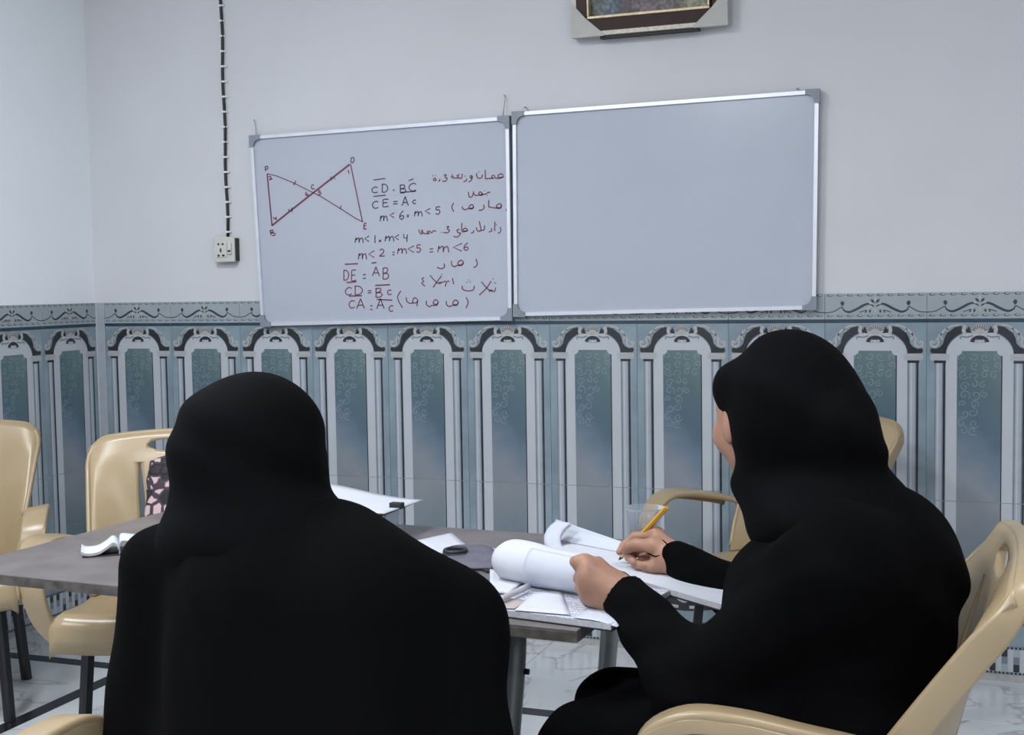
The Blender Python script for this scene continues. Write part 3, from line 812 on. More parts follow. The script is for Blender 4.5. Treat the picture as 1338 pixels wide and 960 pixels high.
# ------------------------------------------------------------------ framed picture above the boards
fo = np.array([-1.104, -0.012, 2.235])
pic = empty('framed_picture', tuple(fo)); pic.rotation_euler = (math.radians(-4.0), 0, 0)   # leans out at the top
pic.rotation_euler = (math.radians(4.0), 0, 0)
setp(pic, 'dark wooden picture frame with card corner guards hung above the whiteboards', 'picture')
FW, FH = 0.558, 0.42
MB().box((-FW / 2, -0.004, 0), (FW / 2, 0.0, FH)).build('backing_board', 'frame_under', pic)
for (a_, b_) in (((-FW / 2, 0), (FW / 2, .062)), ((-FW / 2, FH - .062), (FW / 2, FH)), ((-FW / 2, .062), (-FW / 2 + .058, FH - .062)), ((FW / 2 - .058, .062), (FW / 2, FH - .062))):
    MB().box((a_[0] + .004, -0.030, a_[1] + .004), (b_[0] - .004, -0.004, b_[1]), 0, 0.003).build('frame_rail', 'frame_brown', pic)
cream = MB()
cream.box((-FW / 2, -0.036, 0.0), (FW / 2, -0.004, 0.016), 0, 0.002); cream.box((-FW / 2, -0.036, FH - .016), (FW / 2, -0.004, FH), 0, 0.002)
cream.box((-FW / 2, -0.036, 0.016), (-FW / 2 + .016, -0.004, FH - .016), 0, 0.002); cream.box((FW / 2 - .016, -0.036, 0.016), (FW / 2, -0.004, FH - .016), 0, 0.002)
cream.build('outer_moulding', 'frame_cream', pic)
MB().box((-FW / 2 + .1, -0.030, -0.012), (FW / 2 - .1, -0.001, 0.0005), 0, 0.001).build('frame_underside', 'frame_under', pic)
gold = MB()
gx0, gx1, gz0, gz1 = -0.224, 0.218, 0.060, FH - .060
gold.box((gx0, -0.036, gz0), (gx1, -0.006, gz0 + .010), 0, .002); gold.box((gx0, -0.036, gz1 - .01), (gx1, -0.006, gz1), 0, .002)
gold.box((gx0, -0.036, gz0 + .01), (gx0 + .007, -0.006, gz1 - .01), 0, .002); gold.box((gx1 - .007, -0.036, gz0 + .01), (gx1, -0.006, gz1 - .01), 0, .002)
gold.build('gilt_liner', 'frame_gold', pic)
MB().box((gx0 + .007, -0.010, gz0 + .01), (gx1 - .007, -0.005, gz1 - .01)).build('picture_print', 'picture_print', pic)
for sx in (-1, 1):
    for sz in (0, 1):
        z = lambda v: v if sz == 0 else FH - v
        pts = [(0.002, -0.002), (0.118, -0.002), (0.118, 0.004), (0.052, 0.062), (0.005, 0.115), (-0.003, 0.115), (-0.003, -0.002)]
        V = [(sx * (FW / 2 - p_[0]), -0.042, z(p_[1])) for p_ in pts] + [(sx * (FW / 2 - p_[0]), 0.0, z(p_[1])) for p_ in pts]
        n = len(pts)
        F = [tuple(range(n)), tuple(range(2 * n - 1, n - 1, -1))] + [(k, (k + 1) % n, n + (k + 1) % n, n + k) for k in range(n)]
        recalc(mesh_obj('corner_guard', V, F, 'card_corner', pic))

# ------------------------------------------------------------------ socket and cable
so = np.array([-2.879, 0, 1.51])
soc = empty('wall_socket', tuple(so)); setp(soc, 'cream square wall socket with switch below the black cable', 'socket')
MB().box((-0.045, -0.026, -0.046), (0.050, 0.0, 0.046), 0, 0.002).build('back_box', 'socket_dark', soc)
MB().box((-0.051, -0.036, -0.051), (0.047, -0.024, 0.051), 0, 0.004).build('face_plate', 'socket_cream', soc)
ins = MB().box((-0.036, -0.040, -0.032), (0.014, -0.035, 0.032), 0, 0.002).build('socket_insert', 'socket_cream', soc)
for (hx, hz, w, h) in ((-.024, .022, .004, .004), (-.004, .022, .004, .004), (-.014, -.003, .0035, .008), (-.024, -.024, .005, .004), (-.002, -.024, .006, .004)):
    MB().box((hx - w, -0.0408, hz - h), (hx + w, -0.0395, hz + h)).build('pin_hole', 'socket_dark', ins)
sw = MB().box((0.018, -0.043, -0.020), (0.036, -0.035, 0.026), 0, 0.003).build('rocker_switch', 'socket_cream', soc)
MB().box((0.021, -0.0445, -0.010), (0.034, -0.0425, -0.003)).build('switch_mark', 'socket_dark', sw)

cb = empty('power_cable', (-2.876, -0.008, 1.56)); setp(cb, 'black power cable clipped to the wall running up from the socket', 'cable')
MB().tube([(-0.002 + 0.003 * math.sin(i * 1.3), 0, i * 0.075) for i in range(20)], 0.006, 8).build('cord', 'cable_black', cb, True)
cm = None
for i in range(24):
    if cm is None:
        o = MB().box((-0.0075, -0.0075, -0.004), (0.0075, 0.008, 0.004), 0, 0.002).tube([(0.0075, 0.002, 0), (0.015, 0.002, 0)], 0.004, 8).build('cable_clip', 'clip_white', cb)
        cm = o.data
    else: o = link(bpy.data.objects.new('cable_clip', cm), cb)
    o.location = (-0.002 + 0.003 * math.sin(i * 0.79), 0, 0.022 + i * 0.0605)

# ------------------------------------------------------------------ table
TZ = 0.72
tang = math.radians(-2.6)
tb = empty('folding_table', (-1.424, -1.872, 0), tang)
setp(tb, 'long grey wood-effect folding table with metal legs between the seated people', 'table')
TLX, TLY = 0.764, 0.406
MB().box((-TLX, -TLY, TZ - 0.004), (TLX, TLY, TZ), 0, 0.001).build('table_top', 'table_wood', tb)
ed = MB()
ed.box((-TLX, -TLY, TZ - 0.024), (TLX, TLY, TZ - 0.0041), 0, 0.0015)
ed.build('edge_band', 'table_edge', tb)
for sx in (-1, 1):
    lg = MB()
    xt, xb = (0.60 if sx > 0 else -0.28), 0
    fr_ = MB().tube([(xt, -0.30, TZ - 0.04), (xt, 0.30, TZ - 0.04)], 0.014, 8)
    fr_.build('leg_rail', 'table_metal', tb, True)
    for sy in (-1, 1):
        l_ = MB().tube([(xt, sy * 0.30, TZ - 0.03), (xt - sx * 0.005, sy * 0.30, 0.60), (xt - sx * 0.06, sy * 0.31, 0.0)], 0.0215, 14).build('leg', 'table_metal', tb, True)
        MB().tube([(xt - sx * 0.005 - .03, sy * 0.30, 0.598), (xt - sx * 0.005 + .03, sy * 0.30, 0.598)], 0.006, 8).build('bolt', 'leg_black', l_)
    MB().tube([(xt - sx * 0.045, -0.30, 0.16), (xt - sx * 0.045, 0.30, 0.16)], 0.012, 8).build('crossbar', 'table_metal', tb, True)
    MB().box((xt - 0.045, -0.34, TZ - 0.11), (xt - 0.022, -0.26, TZ - 0.024), 0, 0.003).build('hinge_bracket', 'table_metal', tb)
    MB().box((xt - 0.045, 0.26, TZ - 0.11), (xt - 0.022, 0.34, TZ - 0.024), 0, 0.003).build('hinge_bracket', 'table_metal', tb)

# ------------------------------------------------------------------ plastic armchairs
def apply_bool(o, cutters):
    for c in cutters:
        md = o.modifiers.new('cut', 'BOOLEAN'); md.operation = 'DIFFERENCE'; md.object = c; md.solver = 'EXACT'
    bpy.context.view_layer.update()
    dg = bpy.context.evaluated_depsgraph_get()
    me = bpy.data.meshes.new_from_object(o.evaluated_get(dg))
    o.modifiers.clear(); old = o.data; o.data = me; bpy.data.meshes.remove(old)
    for c in cutters:
        d = c.data; bpy.data.objects.remove(c); bpy.data.meshes.remove(d)

def back_pt(u, v):
    hw = 0.205 + 0.062 * v
    top = 0.428 + 0.022 * (1 - u * u) - 0.028 * max(0, abs(u) - 0.78) ** 2 / 0.0484
    z = 0.455 + top * v
    y = -0.185 - 0.115 * v ** 1.25 + 0.02 * u * u + 0.15 * abs(u) ** 3.5 * (1 - v) - 0.018 * max(0, v - 0.85) / 0.15 * 0.5
    return (u * hw, y, z)
def make_chair():
    r = empty('plastic_armchair')
    # backrest
    rows = [[back_pt(-1 + 2 * i / 28, j / 26) for j in range(27)] for i in range(29)]
    bk = sheet('backrest', rows, 0.014, 'chair_plastic', r)
    cut = []
    def cutter(pts, yc=-0.25):
        n = len(pts)
        V = [(p_[0], yc - 0.25, p_[1]) for p_ in pts] + [(p_[0], yc + 0.25, p_[1]) for p_ in pts]
        F = [tuple(range(n)), tuple(range(2 * n - 1, n - 1, -1))] + [(k, (k + 1) % n, n + (k + 1) % n, n + k) for k in range(n)]
        c = recalc(mesh_obj('cutter', V, F, 'chair_plastic')); cut.append(c)
    cutter(arc(0, 0.865, 0.085, 0, 360, 28, 0.020)[:-1])
    for s in (-1, 1):
        c0, c1 = [], []
        for k in range(13):
            t_ = k / 12; z = 0.53 + 0.285 * t_; xm = s * (0.080 + 0.028 * t_); w = 0.0075 * math.sin(math.pi * t_) ** 0.6 + 0.0012
            c0.append((xm - w, z)); c1.append((xm + w, z))
        cutter(c0 + c1[::-1])
    apply_bool(bk, cut)
    for p_ in bk.data.polygons: p_.use_smooth = p_.area < 0.0006 and abs(p_.normal.y) > 0.6
    # rolled rim running up one side, over the top and down the other
    path = [(-1, v_) for v_ in (0.03, .15, .3, .45, .6, .72, .82, .9)] + [(-.985, .955), (-.93, .992)] + [(u_, 1.0) for u_ in (-.84, -.7, -.5, -.25, 0)]
    path += [(-u_, v_) for u_, v_ in path[::-1][1:]]
    pts = catmull([back_pt(u_, v_) for u_, v_ in path], 3)
    n = len(pts); wds = []
    for k in range(n):
        e_ = abs(2 * k / (n - 1) - 1)
        wds.append(0.026 + 0.026 * min(1, max(0, e_ - 0.3) / 0.25) * (1 if e_ < .9 else max(0.2, (1 - e_) / .1)))
    MB().band([(p_[0], p_[1] - wds[k] * 0.30, p_[2]) for k, p_ in enumerate(pts)], [(0, -1, 0.12)] * n, wds, 0.014).build('back_rim', 'chair_plastic', r, True)
    # seat with rolled front apron
    rows = []
    nu, nv = 28, 30
    for i in range(nu + 1):
        u = -1 + 2 * i / nu; row = []
        for j in range(nv + 1):
            v = j / nv
            if v < 0.72:
                t_ = v / 0.72; y = -0.205 + 0.47 * t_; z = 0.452 - 0.018 * math.sin(math.pi * min(1, t_ * 1.05)) + 0.012 * t_
            else:
                t_ = (v - 0.72) / 0.28; a = t_ * 1.25
                if a < 1: y = 0.265 + 0.032 * math.sin(a * math.pi / 2); z = 0.464 - 0.032 * (1 - math.cos(a * math.pi / 2))
                else: y = 0.297 + 0.004 * (a - 1); z = 0.432 - (a - 1) / 0.25 * 0.065
            hw = 0.215 + 0.03 * v
            au = abs(u)
            if au < 0.86: xx = u / 0.86 * (hw - 0.02); dz = 0.012 * (au / 0.86) ** 3
            else:
                q = (au - 0.86) / 0.14
                xx = math.copysign(hw - 0.02 + 0.02 * math.sin(min(1, q * 1.6) * math.pi / 2), u)
                dz = 0.012 - 0.02 * (1 - math.cos(min(1, q * 1.6) * math.pi / 2)) - max(0, q - 0.625) / 0.375 * 0.045
            if z + dz < 0.366: dz = 0.366 - z
            row.append((xx, y, z + dz))
        rows.append(row)
    sheet('seat', rows, 0.009, 'chair_plastic', r)
    # arms: broad bands from the back, forward and down to the front corners
    for s in (-1, 1):
        P = catmull([(s * 0.228, -0.130, 0.590), (s * 0.262, -0.08, 0.617), (s * 0.286, 0.02, 0.640), (s * 0.294, 0.12, 0.657), (s * 0.296, 0.205, 0.655), (s * 0.293, 0.270, 0.615), (s * 0.283, 0.292, 0.54), (s * 0.262, 0.275, 0.455), (s * 0.228, 0.24, 0.385)], 5)
        n = len(P)
        MB().band(P, [(s * 1.0, -0.15, 0.15)] * n, [0.052 + 0.022 * math.sin(math.pi * k / (n - 1)) for k in range(n)], [0.016] * n, seg=4).build('armrest', 'chair_plastic', r, True)
        # down-turned outer lip of the arm
        Q = [(p_[0] + s * 0.033, p_[1], p_[2] - 0.012) for p_ in P[4:-10]]
        MB().band(Q, [(0, 0.0, 1.0)] * 12 + [(0, 1, 0.3)] * (len(Q) - 12), 0.026, 0.008).build('armrest_lip', 'chair_plastic', r, True)
    # black metal legs and spacer frame
    for sx in (-1, 1):
        for sy in (-1, 1):
            a_ = Vector((sx * 0.17, sy * 0.165 + 0.0, 0.43)); b_ = Vector((sx * 0.195, 0.205 if sy > 0 else -0.245, 0.0))
            MB().band([a_, (a_ + b_) / 2, b_], [(1, 0, 0)] * 3, 0.036, 0.03, seg=1).build('leg', 'leg_black', r)
    return r
proto = make_chair()
def copy_tree(o, parent=None):
    c = o.copy(); COL.objects.link(c); c.parent = parent
    for ch in [k_ for k_ in bpy.data.objects if k_.parent == o]: copy_tree(ch, c)
    return c
CH = [  # x, y, heading (degrees the front points, 0 = +y), label
 (-2.24, -1.395, 205, 'cream plastic armchair holding the floral bag at the left table end'),
 (-3.135, -1.30, 215, 'cream plastic armchair half cut off at the left picture edge'),
 (-0.60, -0.43, 152, 'cream plastic armchair behind the right person, against the tiled wall'),
 (-0.245, -2.20, 92, 'cream plastic armchair the writing person on the right sits on'),
 (-1.665, -3.035, 0, 'cream plastic armchair at the lower left corner, only an armrest in view'),
]
chairs = []
for i, (x, y, a, lab) in enumerate(CH):
    c = proto if i == 0 else copy_tree(proto)
    c.location = (x, y, 0); c.rotation_euler = (0, 0, math.radians(a))
    setp(c, lab, 'chair', 'cream plastic armchairs'); chairs.append(c)

# floral bag standing on the left chair
bag = empty('floral_bag', (-2.23, -1.275, 0.452), math.radians(205)); setp(bag, 'dark floral bag with pale pink petals propped on the left chair', 'bag')
def bagshell():
    rows = []; n = 40
    for j in range(15):
        t_ = j / 14; z = 0.002 + 0.375 * t_; row = []
        hw = 0.125 + 0.014 * math.sin(t_ * 2.5); hd = 0.05 * (1 - 0.75 * t_) + 0.012
        for k_ in range(n):
            a = 2 * math.pi * k_ / n; ca, sa = math.cos(a), math.sin(a)
            xx = hw * math.copysign(abs(ca) ** 0.45, ca); yy = hd * math.copysign(abs(sa) ** 0.6, sa)
            row.append((xx + 0.003 * math.sin(7 * z * 9 + a * 3), yy - 0.15 * t_ * 0.9, z + 0.010 * t_ * math.sin(xx * 30)))
        rows.append(row)
    V = [p_ for r_ in rows for p_ in r_]; F = []
    for j in range(14):
        for k_ in range(n):
            F.append((j * n + k_, j * n + (k_ + 1) % n, (j + 1) * n + (k_ + 1) % n, (j + 1) * n + k_))
    F.append(tuple(range(n - 1, -1, -1))); F.append(tuple(14 * n + k_ for k_ in range(n)))
    return V, F
V, F = bagshell()
mesh_obj('bag_body', V, F, 'floral_fabric', bag, smooth=True)
MB().tube(catmull([(-0.06, -0.150, 0.36), (-0.085, -0.105, 0.25), (-0.06, -0.04, 0.20), (0.0, -0.02, 0.175), (0.06, -0.03, 0.20), (0.085, -0.10, 0.25), (0.06, -0.150, 0.36)], 6), 0.005, 8).build('bag_handle', 'cover_black', bag, True)

# ------------------------------------------------------------------ things on the table
TT = TZ + 0.0005
def slab(name, corners, z0, z1, mats, parent=None, bow=0.0, nu=10, nv=8):
    """page block with flat sides: corners are four (x,y)"""
    rows = quad_grid(*[(c[0], c[1], z1) for c in corners], nu, nv, lambda u, v: (0, 0, bow * math.sin(math.pi * u) * (0.5 + 0.5 * v)))
    G = np.array(rows); a, b = G.shape[:2]
    B = G.copy(); B[:, :, 2] = z0
    V = list(G.reshape(-1, 3)) + list(B.reshape(-1, 3)); o = a * b; F = []; M = []
    for i in range(a - 1):
        for j in range(b - 1):
            q = (i * b + j, i * b + j + 1, (i + 1) * b + j + 1, (i + 1) * b + j); F += [q, tuple(o + k_ for k_ in reversed(q))]; M += [0, 1]
    for i in range(a - 1):
        for j in (0, b - 1): F.append((i * b + j, (i + 1) * b + j, o + (i + 1) * b + j, o + i * b + j)); M.append(1)
    for j in range(b - 1):
        for i in (0, a - 1): F.append((i * b + j, i * b + j + 1, o + i * b + j + 1, o + i * b + j)); M.append(1)
    return V, F, M
def place(name, V, F, mats, M, parent=None, ang=0.0, origin=None, smooth=False):
    """object with origin at its base centre and local axes turned by ang"""
    V = np.array([tuple(v) for v in V], float)
    if origin is None: origin = np.array([V[:, 0].mean(), V[:, 1].mean(), V[:, 2].min()])
    c, s = math.cos(-ang), math.sin(-ang)
    D = V - origin
    D = np.stack([D[:, 0] * c - D[:, 1] * s, D[:, 0] * s + D[:, 1] * c, D[:, 2]], 1)
    o = mesh_obj(name, D, F, mats, parent, M, smooth); recalc(o)
    o.location = tuple(origin); o.rotation_euler = (0, 0, ang)
    return o

# lower thick workbook at the near table edge
zb1 = TT + 0.013
nl, nr = onz(650, 796, zb1)[:2], onz(798, 815, zb1)[:2]
d_ = (nr - nl) / np.linalg.norm(nr - nl); pn = np.array([-d_[1], d_[0]])
wbk = empty('workbook', (*((nl + nr) / 2), TT), 0); OW = np.array([*((nl + nr) / 2), TT])
setp(wbk, 'thick open workbook with printed text at the near table edge', 'book')
cs = [nl - d_ * 0.10, nr, nr + pn * 0.28, nl - d_ * 0.10 + pn * 0.28]
V, F, M = slab('page_block', cs, TT + 0.002, zb1, None, bow=0.0015)
o = place('page_block', V, F, ['printed_page', 'page_edge'], M, wbk, ang=math.atan2(d_[1], d_[0]) + 0.35, origin=OW + 0.0); o.location = (0, 0, 0)
c2 = [cs[0] - d_ * .004 - pn * .003, cs[1] + d_ * .004 - pn * .003, cs[2] + d_ * .004 + pn * .003, cs[3] - d_ * .004 + pn * .003]
V, F, M = slab('cover', c2, TT, TT + 0.0019, None, nu=2, nv=2)
o = place('cover', V, F, ['cover_black', 'cover_black'], M, wbk, origin=OW); o.location = (0, 0, 0)
# lifted page corner at the right of the workbook
cc = [nr - d_ * 0.075 + np.array([0, 0]), nr + d_ * 0.012, nr + d_ * 0.014 + pn * 0.08, nr - d_ * 0.075 + pn * 0.10]
rows = quad_grid(*[(*c, zb1 + 0.002) for c in cc], 8, 8, lambda u, v: (0, 0, 0.001 - 0.018 * max(0, u - .45) ** 1.5 * (1 - 0.3 * v) + 0.006 * u * v))
G = [[np.array(p_) - OW for p_ in r_] for r_ in rows]
sheet('curled_page', G, 0.0006, 'paper_cool', wbk)

def loose(name, label, pix, z, mat, cat='paper', th=0.0006, fn=None, group='loose papers on the table'):
    P = [onz(x, y, z) for x, y in pix]; c = sum(P) / 4
    rows = quad_grid(*P, 8, 6, fn)
    G = [[np.array(p_) - c for p_ in r_] for r_ in rows]
    o = sheet(name, G, th, mat); o.location = tuple(c)
    return setp(o, label, cat, group)
zz = zb1 + 0.0025
loose('paper_sheet', 'torn white paper scrap lying on the open workbook text', [(672, 797), (745, 803), (733, 770), (699, 774)], zz + .001, 'paper')
loose('note_card', 'small beige card at the left edge of the workbook', [(655, 794), (672, 795), (689, 785), (660, 781)], zz + .0006, 'note_beige', 'card', group='loose cards')
loose('paper_sheet', 'white sheet sticking out beneath the grey marker', [(640, 772), (665, 775), (692, 753), (640, 744)], zz + .004, 'paper', th=0.004)
loose('paper_sheet', 'blank white sheet behind the grey pouch near the far table edge', [(545, 706), (570, 726), (609, 712), (590, 696)], TT + .002, 'paper', th=0.002)
loose('paper_sheet', 'white sheet under the rolled pages beside the grey pouch', [(632, 735), (660, 738), (660, 716), (636, 716)], TT + .001, 'paper', th=0.0008)
# grey marker pen
a_, b_ = onz(655, 782, zz + .010), onz(690, 766, zz + .010)
mk = MB().tube([a_, a_ + (b_ - a_) * .06, a_ + (b_ - a_) * .7, a_ + (b_ - a_) * .72, b_], [.0045, .0058, .0058, .0066, .0066], 12).build('marker_pen', 'pen_grey', None, True, origin=(a_ + b_) / 2)
setp(mk, 'grey marker pen lying slanted at the left of the workbook', 'pen')

# flat grey pouch with black zip edge and rubber ring on top
pc = np.array(onz(618, 728, TT))
po = empty('pencil_pouch', tuple(pc)); setp(po, 'flat grey-blue fabric pouch between the papers', 'pouch')
pix = [(580, 723), (600, 715), (634, 716), (648, 726), (647, 742), (632, 745), (600, 742)]
pts = [onz(x, y, TT) for x, y in pix]
pts = catmull([p_[:2] for p_ in pts], 4, closed=True)
cxy = np.mean(pts, axis=0); V = []; F = []; n = len(pts); rings = [(1.0, 0.0), (1.01, 0.003), (0.98, 0.007), (0.9, 0.010), (0.6, 0.011), (0.3, 0.011)]
for s_, z in rings:
    for k_, p_ in enumerate(pts):
        q = cxy + (p_ - cxy) * s_; V.append((q[0] - pc[0], q[1] - pc[1], z + (0.0012 * math.sin(k_ * 0.9) if z > .0095 else 0)))
for j in range(len(rings) - 1):
    for k_ in range(n): F.append((j * n + k_, j * n + (k_ + 1) % n, (j + 1) * n + (k_ + 1) % n, (j + 1) * n + k_))
F.append(tuple((len(rings) - 1) * n + k_ for k_ in range(n))); F.append(tuple(range(n - 1, -1, -1)))
mesh_obj('pouch_body', V, F, 'pouch_fabric', po, smooth=True)
zipp = [(q[0] - pc[0], q[1] - pc[1], 0.004) for q in [cxy + (p_ - cxy) * 1.015 for p_ in pts]]
MB().tube(zipp + [zipp[0]], 0.0022, 6).build('zip_edge', 'cover_black', po, True)
rg = np.array(onz(595, 718.5, TT + 0.0165))
R_ = []
for k_ in range(33):
    a = 2 * math.pi * k_ / 32; R_.append((0.024 * math.cos(a), 0.026 * math.sin(a), 0))
ro = MB().tube(R_, 0.0045, 8, caps=False).build('hair_band', 'ring_rubber', None, True); ro.location = tuple(rg)
setp(ro, 'black round band lying on the grey pouch', 'band')
zt = onz(640, 743, TT)
tri = [onz(622, 740, TT + .004), onz(645, 739, TT + .004), onz(651, 746, TT + .004), onz(636, 746, TT + .004)]
o = place('cloth_strap', [*tri, *[t_ - np.array([0, 0, .0035]) for t_ in tri]], [(0, 1, 2, 3), (7, 6, 5, 4), (0, 4, 5, 1), (1, 5, 6, 2), (2, 6, 7, 3), (3, 7, 4, 0)], 'cover_black', None)
setp(o, 'black flap of cloth sticking out beneath the grey pouch', 'cloth')

# small open booklet at the left with a curled page
lb = onz(140, 728, TT); bo = empty('booklet', tuple(lb)); setp(bo, 'small open booklet with curled white pages on the left table end', 'book')
prof = catmull([(105, 726, .006), (112, 731, .004), (122, 732, .003), (134, 726, .012), (143, 716, .026), (150, 722, .018), (152, 726, .004)], 5)
base_a = np.array(onz(106, 729, TT)); base_b = np.array(onz(172, 724, TT))
dirb = base_b - base_a; Lb = np.linalg.norm(dirb); dirb /= Lb; nb_ = np.array([-dirb[1], dirb[0], 0])
pr = [(0.0, .010), (.008, .005), (.022, .0035), (.04, .006), (.058, .016), (.072, .026), (.082, .020), (.088, .004)]
for q_, (zo, wdt) in enumerate(((0, .10), (.0022, .096), (.0044, .094))):
    pp = catmull(pr, 4); rows = []
    for (s_, z) in pp:
        rows.append([base_a + dirb * s_ + nb_ * (wdt * j / 5 - .006 * q_ * 0) + np.array([0, 0, z + zo + 0.0005]) - lb for j in range(6)])
    sheet('page', rows, 0.0016, ['paper', 'page_edge'], bo)
pr2 = [(.086, .003), (.088, .026), (.094, .034), (.12, .030), (.16, .022), (.20, .006)]
rows = []
for (s_, z) in catmull(pr2, 4): rows.append([base_a + dirb * s_ + nb_ * (.10 * j / 5) + np.array([0, 0, z]) - lb for j in range(6)])
sheet('page', rows, 0.0016, ['paper', 'page_edge'], bo)
rows = [[base_a + dirb * s_ + nb_ * (.10 * j / 3) + np.array([0, 0, .001]) - lb for j in range(4)] for s_ in (0.004, .08, .16, .21)]
sheet('cover', rows, 0.0014, 'cover_black', bo)

# stack of papers on a clear plastic file box at the far edge
Yp = -1.60
fx0, fx1 = -1.70, -1.395
box_ = empty('file_box', (-1.545, -1.60, TT)); setp(box_, 'clear plastic file box under the papers at the far table edge', 'box')
hx, hy, hz = 0.150, 0.085, 0.058
for a_, b_ in (((-hx, -hy), (hx, -hy + .003)), ((-hx, hy - .003), (hx, hy)), ((-hx, -hy + .003), (-hx + .003, hy - .003)), ((hx - .003, -hy + .003), (hx, hy - .003))):
    MB().box((a_[0], a_[1], 0.003), (b_[0], b_[1], hz)).build('box_wall', 'clear_plastic', box_)
MB().box((-hx, -hy, 0), (hx, hy, 0.003)).build('box_base', 'clear_plastic', box_)
rm = MB(); rm.tube([(-hx, -hy, hz), (hx, -hy, hz), (hx, hy, hz), (-hx, hy, hz), (-hx, -hy, hz)], 0.003, 6); rm.build('box_rim', 'table_metal', box_, True)
ps = empty('paper_stack', (-1.545, -1.60, TT + hz + .003)); setp(ps, 'stack of white papers with black clip on the clear file box', 'paper stack')
zc = 0.0
MB().box((-0.155, -0.10, 0.0), (0.165, 0.095, 0.003)).build('clipboard', 'cover_black', ps)
for q_ in range(4):
    ang = random.uniform(-.05, .05); ox = random.uniform(-.004, .01)
    def fn(u, v, q_=q_): return (0, 0, 0.030 * (1 - u) ** 1.4 * math.sin(math.pi * (1 - u) * .75) * (0.35 + v) + 0.003 * q_)
    hw, hd = .155, .105
    C4 = [(-hw, -hd, .005), (hw + .012 * q_, -hd, .005), (hw + .012 * q_, hd, .005), (-hw, hd, .005)]
    C4 = [(c[0] * math.cos(ang) - c[1] * math.sin(ang) + ox, c[0] * math.sin(ang) + c[1] * math.cos(ang), c[2]) for c in C4]
    sheet('paper_sheet', quad_grid(*C4, 14, 8, fn), 0.0014, ['paper', 'page_edge'], ps)
cp_ = onz(518, 659, TT + hz + .025) - np.array([-1.545, -1.60, TT + hz + .003])
MB().box((cp_[0] - .017, cp_[1] - .008, 0.012), (cp_[0] + .017, cp_[1] + .012, 0.027), 0, 0.002).build('binder_clip', 'cover_black', ps)
MB().tube(catmull([(0.085, -0.10, .020), (0.05, -0.108, .018), (0.01, -0.112, .012), (-0.02, -0.112, .006)], 4), 0.0014, 6).build('clip_wire', 'wire', ps, True)

# clear tumbler
cu = onz(843, 714, TT); cup = empty('tumbler', tuple(cu)); setp(cup, 'clear plastic tumbler standing behind the writing hand', 'cup')
prof = [(0.0, 0.0), (0.030, 0.0), (0.033, 0.003), (0.046, 0.092), (0.0475, 0.095), (0.0455, 0.095), (0.0445, 0.092), (0.032, 0.006), (0.0, 0.005)]
V = []; F = []; n = 32
for (r_, z) in prof:
    for k_ in range(n): V.append((r_ * math.cos(2 * math.pi * k_ / n), r_ * math.sin(2 * math.pi * k_ / n), z))
for j in range(len(prof) - 1):
    for k_ in range(n): F.append((j * n + k_, j * n + (k_ + 1) % n, (j + 1) * n + (k_ + 1) % n, (j + 1) * n + k_))
o = mesh_obj('cup_body', V, F, 'clear_glass', cup, smooth=True)
bm = bmesh.new(); bm.from_mesh(o.data); bmesh.ops.remove_doubles(bm, verts=bm.verts, dist=1e-6); bmesh.ops.recalc_face_normals(bm, faces=bm.faces); bm.to_mesh(o.data); bm.free()

# ------------------------------------------------------------------ the notebook the right person writes in
zn = TT + 0.0145
A_ = np.array(onz(800, 748, zn)); B_ = np.array(onz(945, 790, zn))
dn = (B_ - A_); dn[2] = 0; dn /= np.linalg.norm(dn); pnn = np.array([-dn[1], dn[0], 0])
if pnn[1] < 0: pnn = -pnn
nb = empty('notebook', tuple(A_ - np.array([0, 0, .012]))); ON = A_ - np.array([0, 0, .012])
setp(nb, 'open notebook with rolled-over pages being written in', 'book')
c0 = A_ - dn * 0.30; c1 = B_
cs = [c0, c1, c1 + pnn * 0.20, c0 + pnn * 0.20]
V, F, M = slab('x', [c[:2] for c in cs], zn - 0.011, zn, None, nu=8, nv=6)
o = place('page_block', V, F, ['paper', 'page_edge'], M, nb, origin=ON); o.location = (0, 0, 0)
c2 = [c0 - dn * .003 - pnn * .003, c1 + dn * .004 - pnn * .003, c1 + dn * .004 + pnn * .203, c0 - dn * .003 + pnn * .203]
V, F, M = slab('x', [c[:2] for c in c2], zn - 0.0135, zn - 0.0112, None, nu=2, nv=2)
o = place('cover', V, F, ['cover_black', 'cover_black'], M, nb, origin=ON); o.location = (0, 0, 0)
# raised far pages: a curved sheet standing along the far side
def P3(x, y, Z): return dep(x, y, Z) - ON
rows = []
ztop = 2.86
for k_ in range(15):
    t_ = k_ / 14
    bx, by = 720 + (818 - 720) * t_, 704 + (723 - 704) * t_
    tx, ty = 726 + (820 - 726) * t_, 678 + (710 - 678) * t_
    b3 = onz(bx, by, zn + .001); Zb = (b3 - CAM) @ CF
    p0 = b3; p2 = dep(tx, ty, Zb + .03); p1 = (p0 + p2) / 2 + pnn * 0.012
    rows.append([(1 - s_) ** 2 * p0 + 2 * s_ * (1 - s_) * p1 + s_ ** 2 * p2 - ON for s_ in [j / 8 for j in range(9)]])
sheet('raised_page', rows, 0.0022, ['paper_cool', 'page_edge'], nb)
